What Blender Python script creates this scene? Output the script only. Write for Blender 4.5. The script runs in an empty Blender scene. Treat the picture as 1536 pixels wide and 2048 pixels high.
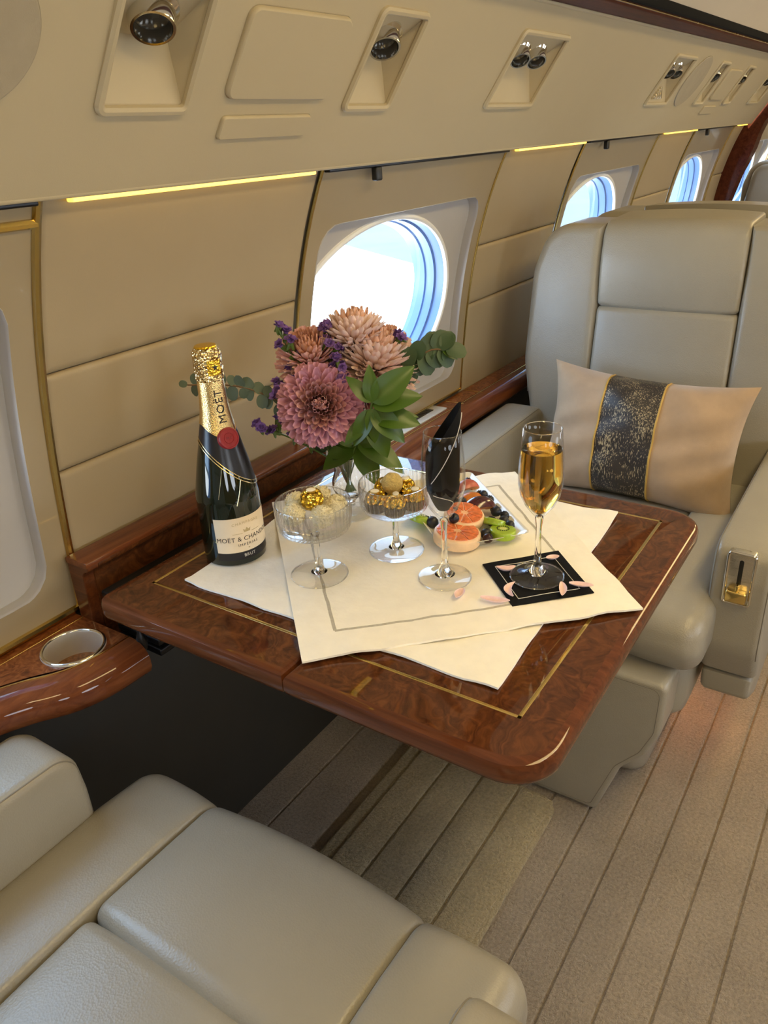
import bpy, bmesh, math, random
import numpy as np
from mathutils import Vector, Matrix, Euler

random.seed(7)
scene = bpy.context.scene
COL = scene.collection
pi = math.pi

# ------------------------------------------------------------------ camera
cam_data = bpy.data.cameras.new('camera')
cam = bpy.data.objects.new('camera', cam_data)
COL.objects.link(cam)
cam_data.sensor_fit = 'HORIZONTAL'
cam_data.sensor_width = 36.0
cam_data.lens = 1554.36 * 36.0 / 1536.0
cam_data.clip_start = 0.02
cam_data.clip_end = 400
R0 = Vector((0.5509, -0.8331, -0.0503)).normalized()
R2 = Vector((0.7374, 0.5141, -0.4380)).normalized()
R1 = R2.cross(R0).normalized()
R0 = R1.cross(R2).normalized()
rot = Matrix(((R0.x, -R1.x, -R2.x), (R0.y, -R1.y, -R2.y), (R0.z, -R1.z, -R2.z)))
cam.matrix_world = Matrix.Translation((0, 0, 1.2156)) @ rot.to_4x4()
scene.camera = cam

# ------------------------------------------------------------------ sky, sun, exposure
scene.view_settings.view_transform = 'Standard'
scene.view_settings.look = 'None'
scene.view_settings.exposure = 0.0
scene.view_settings.gamma = 1.0
scene.view_settings.use_curve_mapping = False
world = bpy.data.worlds.new('sky')
scene.world = world
world.use_nodes = True
bgn = world.node_tree.nodes['Background']
bgn.inputs[0].default_value = (0.50, 0.72, 1.0, 1)
bgn.inputs[1].default_value = 8.0
sun_d = bpy.data.lights.new('sun', 'SUN')
sun_d.energy = 36.0
sun_d.angle = math.radians(0.6)
sun_d.color = (1.0, 0.96, 0.88)
sun = bpy.data.objects.new('sun', sun_d)
COL.objects.link(sun)
sun.location = (0, -6, 9)
sun.rotation_euler = Vector((0.25, 0.45, -1.0)).to_track_quat('-Z', 'Y').to_euler()

cyc = scene.cycles
cyc.max_bounces = 9
cyc.diffuse_bounces = 4
cyc.glossy_bounces = 4
cyc.transmission_bounces = 9
cyc.transparent_max_bounces = 24

CEIL_LAMP = 13.0        # W of each ceiling wash lamp
WARM = (1.0, 0.74, 0.33)
WIN_R = 9.0             # glow of the daylight windows across the aisle


# ------------------------------------------------------------------ materials
def new_mat(name):
    m = bpy.data.materials.new(name)
    m.use_nodes = True
    nt = m.node_tree
    b = nt.nodes['Principled BSDF']
    return m, nt, b


def setp(b, **k):
    names = dict(color='Base Color', rough='Roughness', metal='Metallic', coat='Coat Weight', coat_r='Coat Roughness',
                 trans='Transmission Weight', ior='IOR', spec='Specular IOR Level', sheen='Sheen Weight',
                 emis='Emission Color', emis_s='Emission Strength', alpha='Alpha', sss='Subsurface Weight')
    for q, v in k.items():
        i = b.inputs[names[q]]
        if q in ('color', 'emis'):
            v = (*v, 1) if len(v) == 3 else v
        i.default_value = v


def coords(nt, scale=(1, 1, 1), rot=(0, 0, 0)):
    tc = nt.nodes.new('ShaderNodeTexCoord')
    mp = nt.nodes.new('ShaderNodeMapping')
    mp.inputs['Scale'].default_value = scale
    mp.inputs['Rotation'].default_value = rot
    nt.links.new(tc.outputs['Object'], mp.inputs['Vector'])
    return mp.outputs['Vector']


def noise(nt, vec, scale, detail=4, rough=.55, dist=0):
    n = nt.nodes.new('ShaderNodeTexNoise')
    n.inputs['Scale'].default_value = scale
    n.inputs['Detail'].default_value = detail
    n.inputs['Roughness'].default_value = rough
    n.inputs['Distortion'].default_value = dist
    nt.links.new(vec, n.inputs['Vector'])
    return n.outputs['Fac']


def ramp(nt, fac, stops):
    r = nt.nodes.new('ShaderNodeValToRGB')
    el = r.color_ramp.elements
    el[0].position, el[0].color = stops[0][0], (*stops[0][1], 1)
    el[1].position, el[1].color = stops[-1][0], (*stops[-1][1], 1)
    for p, c in stops[1:-1]:
        e = el.new(p)
        e.color = (*c, 1)
    nt.links.new(fac, r.inputs['Fac'])
    return r.outputs['Color']


def bump(nt, b, height, strength=.2, dist=.002):
    n = nt.nodes.new('ShaderNodeBump')
    n.inputs['Strength'].default_value = strength
    n.inputs['Distance'].default_value = dist
    nt.links.new(height, n.inputs['Height'])
    nt.links.new(n.outputs['Normal'], b.inputs['Normal'])


def mat_plain(name, color, rough=.5, var=.06, nscale=30, bstr=0, bscale=300, bdist=.001, **k):
    m, nt, b = new_mat(name)
    setp(b, rough=rough, **k)
    v = coords(nt)
    f = noise(nt, v, nscale)
    c = Vector(color)
    col = ramp(nt, f, [(.3, tuple(c * (1 - var))), (.7, tuple(c * (1 + var)))])
    nt.links.new(col, b.inputs['Base Color'])
    if bstr:
        bump(nt, b, noise(nt, v, bscale, 3), bstr, bdist)
    return m


def mat_leather(name, color):
    m, nt, b = new_mat(name)
    setp(b, rough=.34, spec=.6)
    v = coords(nt)
    c = Vector(color)
    nt.links.new(ramp(nt, noise(nt, v, 7, 3), [(.3, tuple(c * .95)), (.7, tuple(c * 1.04))]), b.inputs['Base Color'])
    vo = nt.nodes.new('ShaderNodeTexVoronoi')
    vo.inputs['Scale'].default_value = 420
    nt.links.new(v, vo.inputs['Vector'])
    mx = nt.nodes.new('ShaderNodeMath')
    mx.operation = 'ADD'
    ml = nt.nodes.new('ShaderNodeMath')
    ml.operation = 'MULTIPLY'
    ml.inputs[1].default_value = 2.5
    nt.links.new(noise(nt, v, 24, 4), ml.inputs[0])
    nt.links.new(vo.outputs['Distance'], mx.inputs[0])
    nt.links.new(ml.outputs[0], mx.inputs[1])
    bump(nt, b, mx.outputs[0], .16, .0016)
    return m


def mat_burl(name, dark, mid, light, scale=1.0):
    m, nt, b = new_mat(name)
    setp(b, rough=.6, coat=.85, coat_r=.015, spec=.05)
    v = coords(nt)
    n1 = nt.nodes.new('ShaderNodeTexNoise')
    n1.inputs['Scale'].default_value = 9 * scale
    n1.inputs['Detail'].default_value = 3
    nt.links.new(v, n1.inputs['Vector'])
    mixv = nt.nodes.new('ShaderNodeVectorMath')
    mixv.operation = 'MULTIPLY_ADD'
    mixv.inputs[1].default_value = (.16, .16, .16)
    nt.links.new(n1.outputs['Color'], mixv.inputs[0])
    nt.links.new(v, mixv.inputs[2])
    w = nt.nodes.new('ShaderNodeTexWave')
    w.wave_type = 'RINGS'
    w.inputs['Scale'].default_value = 17 * scale
    w.inputs['Distortion'].default_value = 12
    w.inputs['Detail'].default_value = 4
    w.inputs['Detail Scale'].default_value = 2.2
    nt.links.new(mixv.outputs[0], w.inputs['Vector'])
    n2 = noise(nt, mixv.outputs[0], 34 * scale, 7, .68, 1.2)
    mx = nt.nodes.new('ShaderNodeMix')
    mx.inputs[0].default_value = .88
    nt.links.new(w.outputs['Fac'], mx.inputs[2])
    nt.links.new(n2, mx.inputs[3])
    col = ramp(nt, mx.outputs[0], [(.25, dark), (.50, mid), (.78, light)])
    vo = nt.nodes.new('ShaderNodeTexVoronoi')
    vo.inputs['Scale'].default_value = 24 * scale
    nt.links.new(mixv.outputs[0], vo.inputs['Vector'])
    eye = ramp(nt, vo.outputs['Distance'], [(.03, (.25, .2, .18)), (.10, (1, 1, 1))])
    mu = nt.nodes.new('ShaderNodeMix')
    mu.data_type = 'RGBA'
    mu.blend_type = 'MULTIPLY'
    mu.inputs[0].default_value = .6
    nt.links.new(col, mu.inputs[6])
    nt.links.new(eye, mu.inputs[7])
    nt.links.new(mu.outputs[2], b.inputs['Base Color'])
    return m


def mat_grain(name, dark, light, axis=0):
    m, nt, b = new_mat(name)
    setp(b, rough=.6, coat=.85, coat_r=.02, spec=.05)
    sc = [40, 40, 40]
    sc[axis] = 3
    v = coords(nt, tuple(sc))
    col = ramp(nt, noise(nt, v, 2.2, 6, .6, .6), [(.3, dark), (.7, light)])
    nt.links.new(col, b.inputs['Base Color'])
    return m


def mat_metal(name, color, rough=.15, brushed=0):
    m, nt, b = new_mat(name)
    setp(b, color=color, rough=rough, metal=1.0)
    v = coords(nt, (1, 1, 60) if brushed else (1, 1, 1))
    f = noise(nt, v, 60 if brushed else 25, 3)
    r = nt.nodes.new('ShaderNodeMapRange')
    r.inputs[3].default_value = rough * .75
    r.inputs[4].default_value = rough * 1.3
    nt.links.new(f, r.inputs[0])
    nt.links.new(r.outputs[0], b.inputs['Roughness'])
    return m


def mat_glass(name, color=(1, 1, 1), ior=1.46, rough=0.0):
    m, nt, b = new_mat(name)
    setp(b, color=color, rough=rough, trans=1.0, ior=ior)
    return m


def mat_pane(name, tint=(.93, .97, 1), power=5, gain=.6, base=.03):
    m, nt, b = new_mat(name)
    out = nt.nodes['Material Output']
    tr = nt.nodes.new('ShaderNodeBsdfTransparent')
    tr.inputs[0].default_value = (*tint, 1)
    gl = nt.nodes.new('ShaderNodeBsdfGlossy')
    gl.inputs['Roughness'].default_value = .02
    lw = nt.nodes.new('ShaderNodeLayerWeight')
    lw.inputs[0].default_value = .5
    pw = nt.nodes.new('ShaderNodeMath')
    pw.operation = 'POWER'
    pw.inputs[1].default_value = power
    nt.links.new(lw.outputs['Facing'], pw.inputs[0])
    ma = nt.nodes.new('ShaderNodeMath')
    ma.operation = 'MULTIPLY_ADD'
    ma.inputs[1].default_value = gain
    ma.inputs[2].default_value = base
    nt.links.new(pw.outputs[0], ma.inputs[0])
    mx = nt.nodes.new('ShaderNodeMixShader')
    nt.links.new(ma.outputs[0], mx.inputs[0])
    nt.links.new(tr.outputs[0], mx.inputs[1])
    nt.links.new(gl.outputs[0], mx.inputs[2])
    nt.links.new(mx.outputs[0], out.inputs[0])
    return m


def mat_emit(name, color, s):
    m, nt, b = new_mat(name)
    setp(b, color=(.8, .8, .8), emis=color, emis_s=s)
    return m


def mat_foil(name, color, scale=120, rough=.22, strength=.7, dist=.004):
    m, nt, b = new_mat(name)
    setp(b, color=color, rough=rough, metal=1.0)
    v = coords(nt)
    vo = nt.nodes.new('ShaderNodeTexVoronoi')
    vo.inputs['Scale'].default_value = scale
    nt.links.new(v, vo.inputs['Vector'])
    bump(nt, b, vo.outputs['Distance'], strength, dist)
    return m


def mat_petal(name, base, tip):
    m, nt, b = new_mat(name)
    setp(b, rough=.6, sheen=.2)
    tc = nt.nodes.new('ShaderNodeTexCoord')
    sx = nt.nodes.new('ShaderNodeSeparateXYZ')
    nt.links.new(tc.outputs['Object'], sx.inputs[0])
    ab = nt.nodes.new('ShaderNodeMath')
    ab.operation = 'ABSOLUTE'
    nt.links.new(sx.outputs[1], ab.inputs[0])
    ma = nt.nodes.new('ShaderNodeMath')
    ma.operation = 'MULTIPLY_ADD'
    ma.inputs[1].default_value = 4.0
    nt.links.new(ab.outputs[0], ma.inputs[0])
    m7 = nt.nodes.new('ShaderNodeMath')
    m7.operation = 'MULTIPLY'
    m7.inputs[1].default_value = .75
    nt.links.new(sx.outputs[0], m7.inputs[0])
    nt.links.new(m7.outputs[0], ma.inputs[2])
    col = ramp(nt, ma.outputs[0], [(.05, base), (.6, tuple((Vector(base) + Vector(tip)) / 2)), (1.0, tip)])
    nt.links.new(col, b.inputs['Base Color'])
    return m


def mat_leaf(name, c1, c2, rough=.35):
    m, nt, b = new_mat(name)
    setp(b, rough=rough)
    v = coords(nt)
    nt.links.new(ramp(nt, noise(nt, v, 3, 5), [(.3, c1), (.7, c2)]), b.inputs['Base Color'])
    return m


def mat_carpet(name, c1, c2):
    m, nt, b = new_mat(name)
    setp(b, rough=.95, spec=.1, sheen=.3)
    v = coords(nt)
    f1 = noise(nt, v, 170, 4, .75)
    f2 = noise(nt, v, 7, 3)
    mx = nt.nodes.new('ShaderNodeMix')
    mx.inputs[0].default_value = .30
    nt.links.new(f1, mx.inputs[2])
    nt.links.new(f2, mx.inputs[3])
    nt.links.new(ramp(nt, mx.outputs[0], [(.3, c1), (.68, c2)]), b.inputs['Base Color'])
    bump(nt, b, f1, 1.0, .012)
    return m


M = {}
M['leather'] = mat_leather('grey_leather', (.32, .295, .24))
M['seam'] = mat_plain('seam_thread', (.20, .18, .145), .7)
M['wall'] = mat_plain('cream_wall_leather', (.395, .315, .195), .5, .02, 8, .12, 700, .0006)
M['overhead'] = mat_plain('cream_overhead', (.51, .43, .275), .55, .02, 6, .15, 900, .0006)
M['grille'] = mat_plain('speaker_cloth', (.40, .34, .235), .8, .05, 30, .3, 900)
M['window_panel'] = mat_plain('window_panel_lacquer', (.36, .29, .185), .3, .02, 8, coat=.6, coat_r=.03)
M['reveal'] = mat_plain('window_reveal_grey', (.46, .445, .435), .45, .02, 8)
M['reveal_edge'] = mat_plain('reveal_white_edge', (.86, .85, .80), .35, .02, 8)
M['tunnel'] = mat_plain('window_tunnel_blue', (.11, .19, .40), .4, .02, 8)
M['pane'] = mat_pane('window_pane')
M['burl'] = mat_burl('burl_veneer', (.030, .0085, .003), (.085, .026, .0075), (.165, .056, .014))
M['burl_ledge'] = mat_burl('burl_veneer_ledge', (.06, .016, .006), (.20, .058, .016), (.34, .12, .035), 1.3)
M['wood_edge'] = mat_grain('mahogany_edge', (.095, .024, .008), (.20, .060, .018), 0)
M['wood_edge_y'] = mat_grain('mahogany_edge_cross', (.065, .017, .006), (.14, .042, .013), 1)
M['wood_dark'] = mat_grain('dark_mahogany', (.045, .010, .005), (.10, .026, .012), 0)
M['rail_wood'] = mat_grain('rail_mahogany', (.050, .012, .006), (.11, .030, .013), 0)
for _n in M['rail_wood'].node_tree.nodes:
    if _n.type == 'BSDF_PRINCIPLED':
        setp(_n, coat=.10, coat_r=.1, rough=.5)
M['matte_black'] = mat_plain('matte_black', (.008, .008, .008), .9, spec=.1)
M['brass'] = mat_metal('brass', (.80, .60, .22), .22)
M['gold_trim'] = mat_metal('gold_trim', (.62, .46, .16), .2)
M['steel'] = mat_metal('brushed_steel', (.72, .69, .62), .28, 1)
M['cup_steel'] = mat_plain('satin_steel', (.72, .69, .62), .35, .04, 40, metal=.55)
M['chrome'] = mat_metal('chrome', (.80, .77, .70), .08)
M['black'] = mat_plain('black_plastic', (.012, .012, .012), .4)
M['black_metal'] = mat_plain('black_metal', (.02, .02, .022), .3, metal=.6)
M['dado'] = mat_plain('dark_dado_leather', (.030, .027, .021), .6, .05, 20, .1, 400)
M['carpet'] = mat_carpet('taupe_carpet', (.23, .18, .135), (.58, .48, .365))
M['carpet_mat'] = mat_carpet('warm_lit_carpet_mat', (.25, .20, .115), (.64, .53, .32))  # yellower and lighter than the floor carpet: warm light put into the colour
M['ceiling'] = mat_plain('ceiling_cream', (.62, .54, .42), .6, .02, 5)
M['mat_cloth'] = mat_plain('cream_linen', (.90, .87, .78), .85, .03, 40, .30, 75, .004)
M['mat_cloth2'] = mat_plain('white_linen', (.90, .88, .81), .85, .03, 40, .30, 75, .004)
M['silver_thread'] = mat_plain('silver_thread', (.46, .43, .35), .5, .1, 300)
M['black_cloth'] = mat_plain('black_cotton', (.006, .006, .007), .85, .1, 60, .2, 900, .0005, spec=.15)
M['white_thread'] = mat_plain('white_thread', (.7, .68, .62), .7)
M['glass'] = mat_glass('clear_glass')
M['thin_glass'] = mat_pane('thin_clear_glass', (.985, .985, .985), 4.0, .85, .03)
M['ribbed_glass'] = mat_pane('ribbed_clear_glass', (.975, .975, .975), 1.9, .8, .03)
M['champagne'] = mat_glass('champagne', (.92, .56, .10), 1.34)
M['water'] = mat_glass('vase_water', (.90, .95, .92), 1.33)
M['bottle_glass'] = mat_plain('dark_green_glass', (.004, .009, .005), .04, .1, 20, coat=.4, coat_r=.01, spec=.5)
M['gold_foil'] = mat_foil('gold_neck_foil', (.86, .64, .28), 700, .26, .35, .001)
M['gold_cap'] = mat_foil('gold_cap_foil', (.88, .70, .36), 260, .2, .8, .004)
M['gold_yellow'] = mat_foil('yellow_gold_foil', (.95, .62, .06), 300, .25, .5, .002)
M['gold_line'] = mat_metal('gold_line', (.85, .66, .34), .25)
M['label'] = mat_plain('label_paper', (.80, .68, .50), .5, .02, 60)
M['ink'] = mat_plain('black_ink', (.015, .012, .010), .5)
M['ink_gold'] = mat_plain('gold_ink', (.48, .38, .20), .4)
M['ink_white'] = mat_plain('white_ink', (.8, .78, .7), .5)
M['collar'] = mat_plain('black_collar', (.010, .010, .014), .28, .1, 30)
M['seal'] = mat_plain('red_wax_seal', (.26, .012, .016), .35, .12, 200, .3, 500)
M['choc_foil'] = mat_foil('gold_chocolate_foil', (.88, .58, .07), 190, .24, 1.0, .006)
M['paper_cup'] = mat_plain('brown_paper_cup', (.035, .016, .008), .6, .2, 200)
M['sticker'] = mat_plain('white_sticker', (.85, .82, .72), .4)
M['coconut'] = mat_plain('coconut_flakes', (.86, .79, .56), .8, .12, 400, .9, 330, .006)
M['hazel'] = mat_plain('beige_chocolate', (.68, .52, .20), .75, .15, 300, .9, 300, .005)
M['ceramic'] = mat_plain('white_ceramic', (.86, .84, .76), .12, .01, 10, coat=.5)
M['gf_rind'] = mat_plain('grapefruit_rind', (.85, .60, .36), .5, .08, 60, .3, 300)
M['gf_pith'] = mat_plain('grapefruit_pith', (.86, .50, .30), .6, .05, 80)
M['gf_pulp'] = mat_plain('grapefruit_pulp', (.74, .19, .06), .22, .28, 140, .6, 160, .003, coat=.4)
M['kiwi'] = mat_plain('kiwi_flesh', (.34, .50, .035), .3, .15, 120, .3, 200, coat=.3)
M['kiwi_core'] = mat_plain('kiwi_core', (.68, .72, .28), .4)
M['seed'] = mat_plain('black_seed', (.01, .008, .006), .4)
M['kiwi_edge'] = mat_plain('kiwi_edge', (.30, .42, .04), .4)
M['plum_skin'] = mat_plain('plum_skin', (.060, .010, .016), .18, .3, 60, coat=.6)
M['plum_flesh'] = mat_plain('plum_flesh', (.62, .20, .03), .35, .2, 80)
M['nect_skin'] = mat_plain('nectarine_skin', (.46, .10, .07), .3, .2, 50)
M['berry'] = mat_plain('blueberry', (.012, .014, .026), .42, .3, 90, .2, 300)
M['berry_red'] = mat_plain('dark_berry', (.04, .010, .012), .35, .3, 90)
M['petal_mauve'] = mat_petal('mauve_petal', (.34, .07, .19), (.80, .45, .58))
M['petal_peach'] = mat_petal('peach_petal', (.70, .40, .40), (.95, .76, .69))
M['petal_pink'] = mat_petal('pink_petal', (.54, .17, .22), (.88, .56, .52))
M['petal_mauve_in'] = mat_plain('mauve_inner', (.74, .44, .44), .6, .2, 150)
M['petal_peach_in'] = mat_plain('peach_inner', (.80, .50, .38), .6, .15, 150)
M['petal_pink_in'] = mat_plain('pink_inner', (.66, .34, .24), .6, .2, 150)
M['petal_loose'] = mat_plain('loose_pink_petal', (.86, .64, .65), .55, .12, 90)
M['floret_core'] = mat_plain('floret_core', (.62, .36, .20), .7, .2, 200)
M['leaf'] = mat_leaf('bright_leaf', (.036, .085, .005), (.066, .135, .009))
M['leaf_dark'] = mat_leaf('dark_eucalyptus', (.025, .055, .020), (.05, .095, .035), .5)
M['leaf_grey'] = mat_leaf('grey_eucalyptus', (.08, .12, .075), (.13, .17, .11), .6)
M['stem'] = mat_leaf('green_stem', (.06, .11, .02), (.10, .16, .03))
M['stem_brown'] = mat_leaf('brown_stem', (.16, .09, .04), (.20, .12, .05))
M['statice'] = mat_plain('purple_statice', (.16, .075, .30), .7, .25, 200)
M['velvet'] = mat_plain('tan_velvet', (.41, .285, .175), .75, .10, 18, .2, 500, sheen=.6)
M['piping'] = mat_plain('gold_piping', (.56, .36, .09), .4)
M['pearl'] = mat_plain('silver_keypad', (.66, .64, .58), .3, .02, 20, metal=.3)
M['display'] = mat_plain('dark_display', (.02, .018, .015), .2)
M['lens'] = mat_plain('lamp_lens', (.03, .03, .026), .25, .05, 20)
M['concrete'] = mat_plain('apron_concrete', (.78, .77, .74), .8, .06, .5)
M['asphalt'] = mat_plain('asphalt', (.032, .046, .058), .9, .12, .8)
M['led'] = mat_emit('led_strip', (1.0, .60, .03), 2.0)
M['floor_led'] = mat_emit('floor_lamp_glow', (1.0, .42, .14), 45.0)
M['day'] = mat_emit('daylight_pane', (.82, .90, 1.0), WIN_R)
M['far_white'] = mat_plain('pale_lavender_lining', (.62, .60, .62), .5)


def mat_brocade():
    m, nt, b = new_mat('dark_brocade')
    setp(b, rough=.38)
    v = coords(nt, (520, 520, 95))
    f = noise(nt, v, 1.0, 2, .5)
    v2 = coords(nt)
    g = noise(nt, v2, 30, 2, .4)
    mu = nt.nodes.new('ShaderNodeMath')
    mu.operation = 'MULTIPLY_ADD'
    mu.inputs[1].default_value = .35
    nt.links.new(g, mu.inputs[0])
    nt.links.new(f, mu.inputs[2])
    nt.links.new(ramp(nt, mu.outputs[0], [(.755, (.035, .030, .028)), (.80, (.42, .35, .22))]), b.inputs['Base Color'])
    bump(nt, b, f, .3, .001)
    return m


M['brocade'] = mat_brocade()


# ------------------------------------------------------------------ mesh helpers
def mesh_data(name, V, F, mat=None, smooth=True, angle=40, recalc=True):
    me = bpy.data.meshes.new(name)
    me.from_pydata([tuple(v) for v in V], [], F)
    if recalc:
        bm = bmesh.new()
        bm.from_mesh(me)
        bmesh.ops.recalc_face_normals(bm, faces=bm.faces)
        bm.to_mesh(me)
        bm.free()
    if smooth:
        me.polygons.foreach_set('use_smooth', [True] * len(me.polygons))
        me.set_sharp_from_angle(angle=math.radians(angle))
    if mat is not None:
        me.materials.append(M[mat] if isinstance(mat, str) else mat)
    return me


def obj(name, V, F, mat, parent=None, **k):
    o = bpy.data.objects.new(name, mesh_data(name, V, F, mat, **k))
    COL.objects.link(o)
    if parent is not None:
        o.parent = parent
    return o


def inst(name, me, parent=None, mw=None):
    o = bpy.data.objects.new(name, me)
    COL.objects.link(o)
    if parent is not None:
        o.parent = parent
    if mw is not None:
        o.matrix_local = mw
    return o


def tag(o, label, cat, group=None):
    o['label'] = label
    o['category'] = cat
    if group:
        o['group'] = group
    return o


def thing(name, label, cat, loc=(0, 0, 0), rotz=0, group=None):
    o = bpy.data.objects.new(name, None)
    o.empty_display_size = .02
    COL.objects.link(o)
    o.location = loc
    o.rotation_euler = (0, 0, rotz)
    return tag(o, label, cat, group)


def struct(o, label=None):
    o['kind'] = 'structure'
    if label:
        o['label'] = label
    return o


def structE(name, label=None):
    o = bpy.data.objects.new(name, None)
    COL.objects.link(o)
    return struct(o, label)


class MB:
    """collects shapes into one mesh"""

    def __init__(s):
        s.V, s.F = [], []

    def add(s, VF, mw=None):
        V, F = VF
        n = len(s.V)
        s.V += [tuple((mw @ Vector(v)) if mw else v) for v in V]
        s.F += [tuple(i + n for i in f) for f in F]
        return s

    def build(s, name, mat, parent=None, **k):
        return obj(name, s.V, s.F, mat, parent, **k)


def rpoly(pts, r, seg=6):
    """fillet the corners of a closed 2D polygon"""
    n = len(pts)
    rs = r if isinstance(r, (list, tuple)) else [r] * n
    out = []
    for i in range(n):
        p = Vector(pts[i])
        a = Vector(pts[i - 1]) - p
        c = Vector(pts[(i + 1) % n]) - p
        la, lc = a.length, c.length
        a.normalize()
        c.normalize()
        ang = a.angle(c)
        if rs[i] <= 0 or ang > pi - .02:
            out.append(tuple(p))
            continue
        t = min(rs[i] / math.tan(ang / 2), la * .49, lc * .49)
        rr = t * math.tan(ang / 2)
        ctr = p + (a + c).normalized() * (rr / math.sin(ang / 2))
        s, e = p + a * t, p + c * t
        v0, v1 = s - ctr, e - ctr
        a0 = math.atan2(v0.y, v0.x)
        d = math.atan2(v1.y, v1.x) - a0
        while d > pi:
            d -= 2 * pi
        while d < -pi:
            d += 2 * pi
        for k in range(seg + 1):
            q = a0 + d * k / seg
            out.append((ctr.x + rr * math.cos(q), ctr.y + rr * math.sin(q)))
    return out


def area2(p):
    return sum(p[i - 1][0] * p[i][1] - p[i][0] * p[i - 1][1] for i in range(len(p)))


def normals2(p):
    if area2(p) < 0:
        p = p[::-1]
    n = len(p)
    N = []
    for i in range(n):
        a, b, c = Vector(p[i - 1]), Vector(p[i]), Vector(p[(i + 1) % n])
        e1, e2 = (b - a), (c - b)
        if e1.length < 1e-9:
            e1 = e2
        if e2.length < 1e-9:
            e2 = e1
        n1 = Vector((e1.y, -e1.x)).normalized()
        n2 = Vector((e2.y, -e2.x)).normalized()
        m = (n1 + n2)
        m = m.normalized() if m.length > 1e-6 else n1
        N.append(m / max(.5, m.dot(n1)))
    return p, N


def loft(prof, a0, a1, r=.01, ax='y', n=5, bulge=0.0, nm=1):
    """sweep a closed 2D outline between a0 and a1 with rounded ends"""
    P, N = normals2([tuple(q) for q in prof])
    L = a1 - a0
    ra, rb = r if isinstance(r, tuple) else (r, r)
    ra, rb = min(ra, abs(L) * .49), min(rb, abs(L) * .49)
    qs = [pi / 2 * k / n for k in range(n + 1)]
    st = [(a0 + ra * (1 - math.cos(q)), ra * (1 - math.sin(q))) for q in qs]
    mid = [(a0 + ra + (L - ra - rb) * k / nm, 0) for k in range(1, nm)]
    end = [(a1 - rb * (1 - math.cos(q)), rb * (1 - math.sin(q))) for q in reversed(qs)]
    S = st + mid + end
    V, F = [], []
    c = len(P)
    for a, ins in S:
        t = (a - a0) / L
        ins = ins - bulge * (1 - (2 * t - 1) ** 2)
        for p, nn in zip(P, N):
            x, y = p[0] - nn.x * ins, p[1] - nn.y * ins
            V.append({'y': (x, a, y), 'x': (a, x, y), 'z': (x, y, a)}[ax])
    for s in range(len(S) - 1):
        for i in range(c):
            j = (i + 1) % c
            F.append((s * c + i, s * c + j, (s + 1) * c + j, (s + 1) * c + i))
    F.append(tuple(range(c)))
    F.append(tuple(range((len(S) - 1) * c, len(S) * c)))
    return V, F


def rbox(x0, x1, y0, y1, z0, z1, r=.004, ax='z', rc=None, seg=4, n=3):
    rc = r if rc is None else rc
    if ax == 'z':
        p = rpoly([(x0, y0), (x1, y0), (x1, y1), (x0, y1)], rc, seg)
        return loft(p, z0, z1, r, 'z', n)
    if ax == 'x':
        p = rpoly([(y0, z0), (y1, z0), (y1, z1), (y0, z1)], rc, seg)
        return loft(p, x0, x1, r, 'x', n)
    p = rpoly([(x0, z0), (x1, z0), (x1, z1), (x0, z1)], rc, seg)
    return loft(p, y0, y1, r, 'y', n)


def revolve(prof, n=48, mod=None, closed=False):
    """prof: list of (r,z); mod(r,z,ang)->r"""
    V, F = [], []
    idx = []
    for (r, z) in prof:
        if r < 1e-7:
            V.append((0, 0, z))
            idx.append([len(V) - 1] * n)
        else:
            row = []
            for k in range(n):
                a = 2 * pi * k / n
                rr = mod(r, z, a) if mod else r
                V.append((rr * math.cos(a), rr * math.sin(a), z))
                row.append(len(V) - 1)
            idx.append(row)
    m = len(idx)
    for s in range(m if closed else m - 1):
        A, B = idx[s], idx[(s + 1) % m]
        for k in range(n):
            j = (k + 1) % n
            f = [A[k], A[j], B[j], B[k]]
            g = []
            for q in f:
                if q not in g:
                    g.append(q)
            if len(g) > 2:
                F.append(tuple(g))
    return V, F


def tube(pts, rad, n=8, cap=True, closed=False):
    P = [Vector(p) for p in pts]
    m = len(P)
    V, F = [], []
    up = None
    for i in range(m):
        if closed:
            t = P[(i + 1) % m] - P[i - 1]
        else:
            t = P[min(i + 1, m - 1)] - P[max(i - 1, 0)]
        t.normalize()
        if up is None:
            up = t.orthogonal().normalized()
        else:
            up = (up - t * up.dot(t))
            up = up.normalized() if up.length > 1e-6 else t.orthogonal().normalized()
        b = t.cross(up)
        r = rad[i] if isinstance(rad, (list, tuple)) else rad
        for k in range(n):
            a = 2 * pi * k / n
            V.append(tuple(P[i] + (up * math.cos(a) + b * math.sin(a)) * r))
    for i in range(m if closed else m - 1):
        for k in range(n):
            j = (k + 1) % n
            i2 = (i + 1) % m
            F.append((i * n + k, i * n + j, i2 * n + j, i2 * n + k))
    if cap and not closed:
        F.append(tuple(range(n)))
        F.append(tuple(range((m - 1) * n, m * n)))
    return V, F


def grid(fn, us, vs):
    V = [tuple(fn(u, v)) for u in us for v in vs]
    m = len(vs)
    F = [(i * m + j, i * m + j + 1, (i + 1) * m + j + 1, (i + 1) * m + j) for i in range(len(us) - 1) for j in range(m - 1)]
    return V, F


def lin(a, b, n):
    return [a + (b - a) * k / n for k in range(n + 1)]


def spline(pts, n=8):
    P = [Vector(p) for p in pts]
    P = [P[0] * 2 - P[1]] + P + [P[-1] * 2 - P[-2]]
    out = []
    for i in range(1, len(P) - 2):
        for k in range(n):
            t = k / n
            a, b, c, d = P[i - 1], P[i], P[i + 1], P[i + 2]
            out.append(.5 * ((2 * b) + (c - a) * t + (2 * a - 5 * b + 4 * c - d) * t * t + (3 * b - a - 3 * c + d) * t ** 3))
    out.append(P[-2])
    return out


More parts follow.
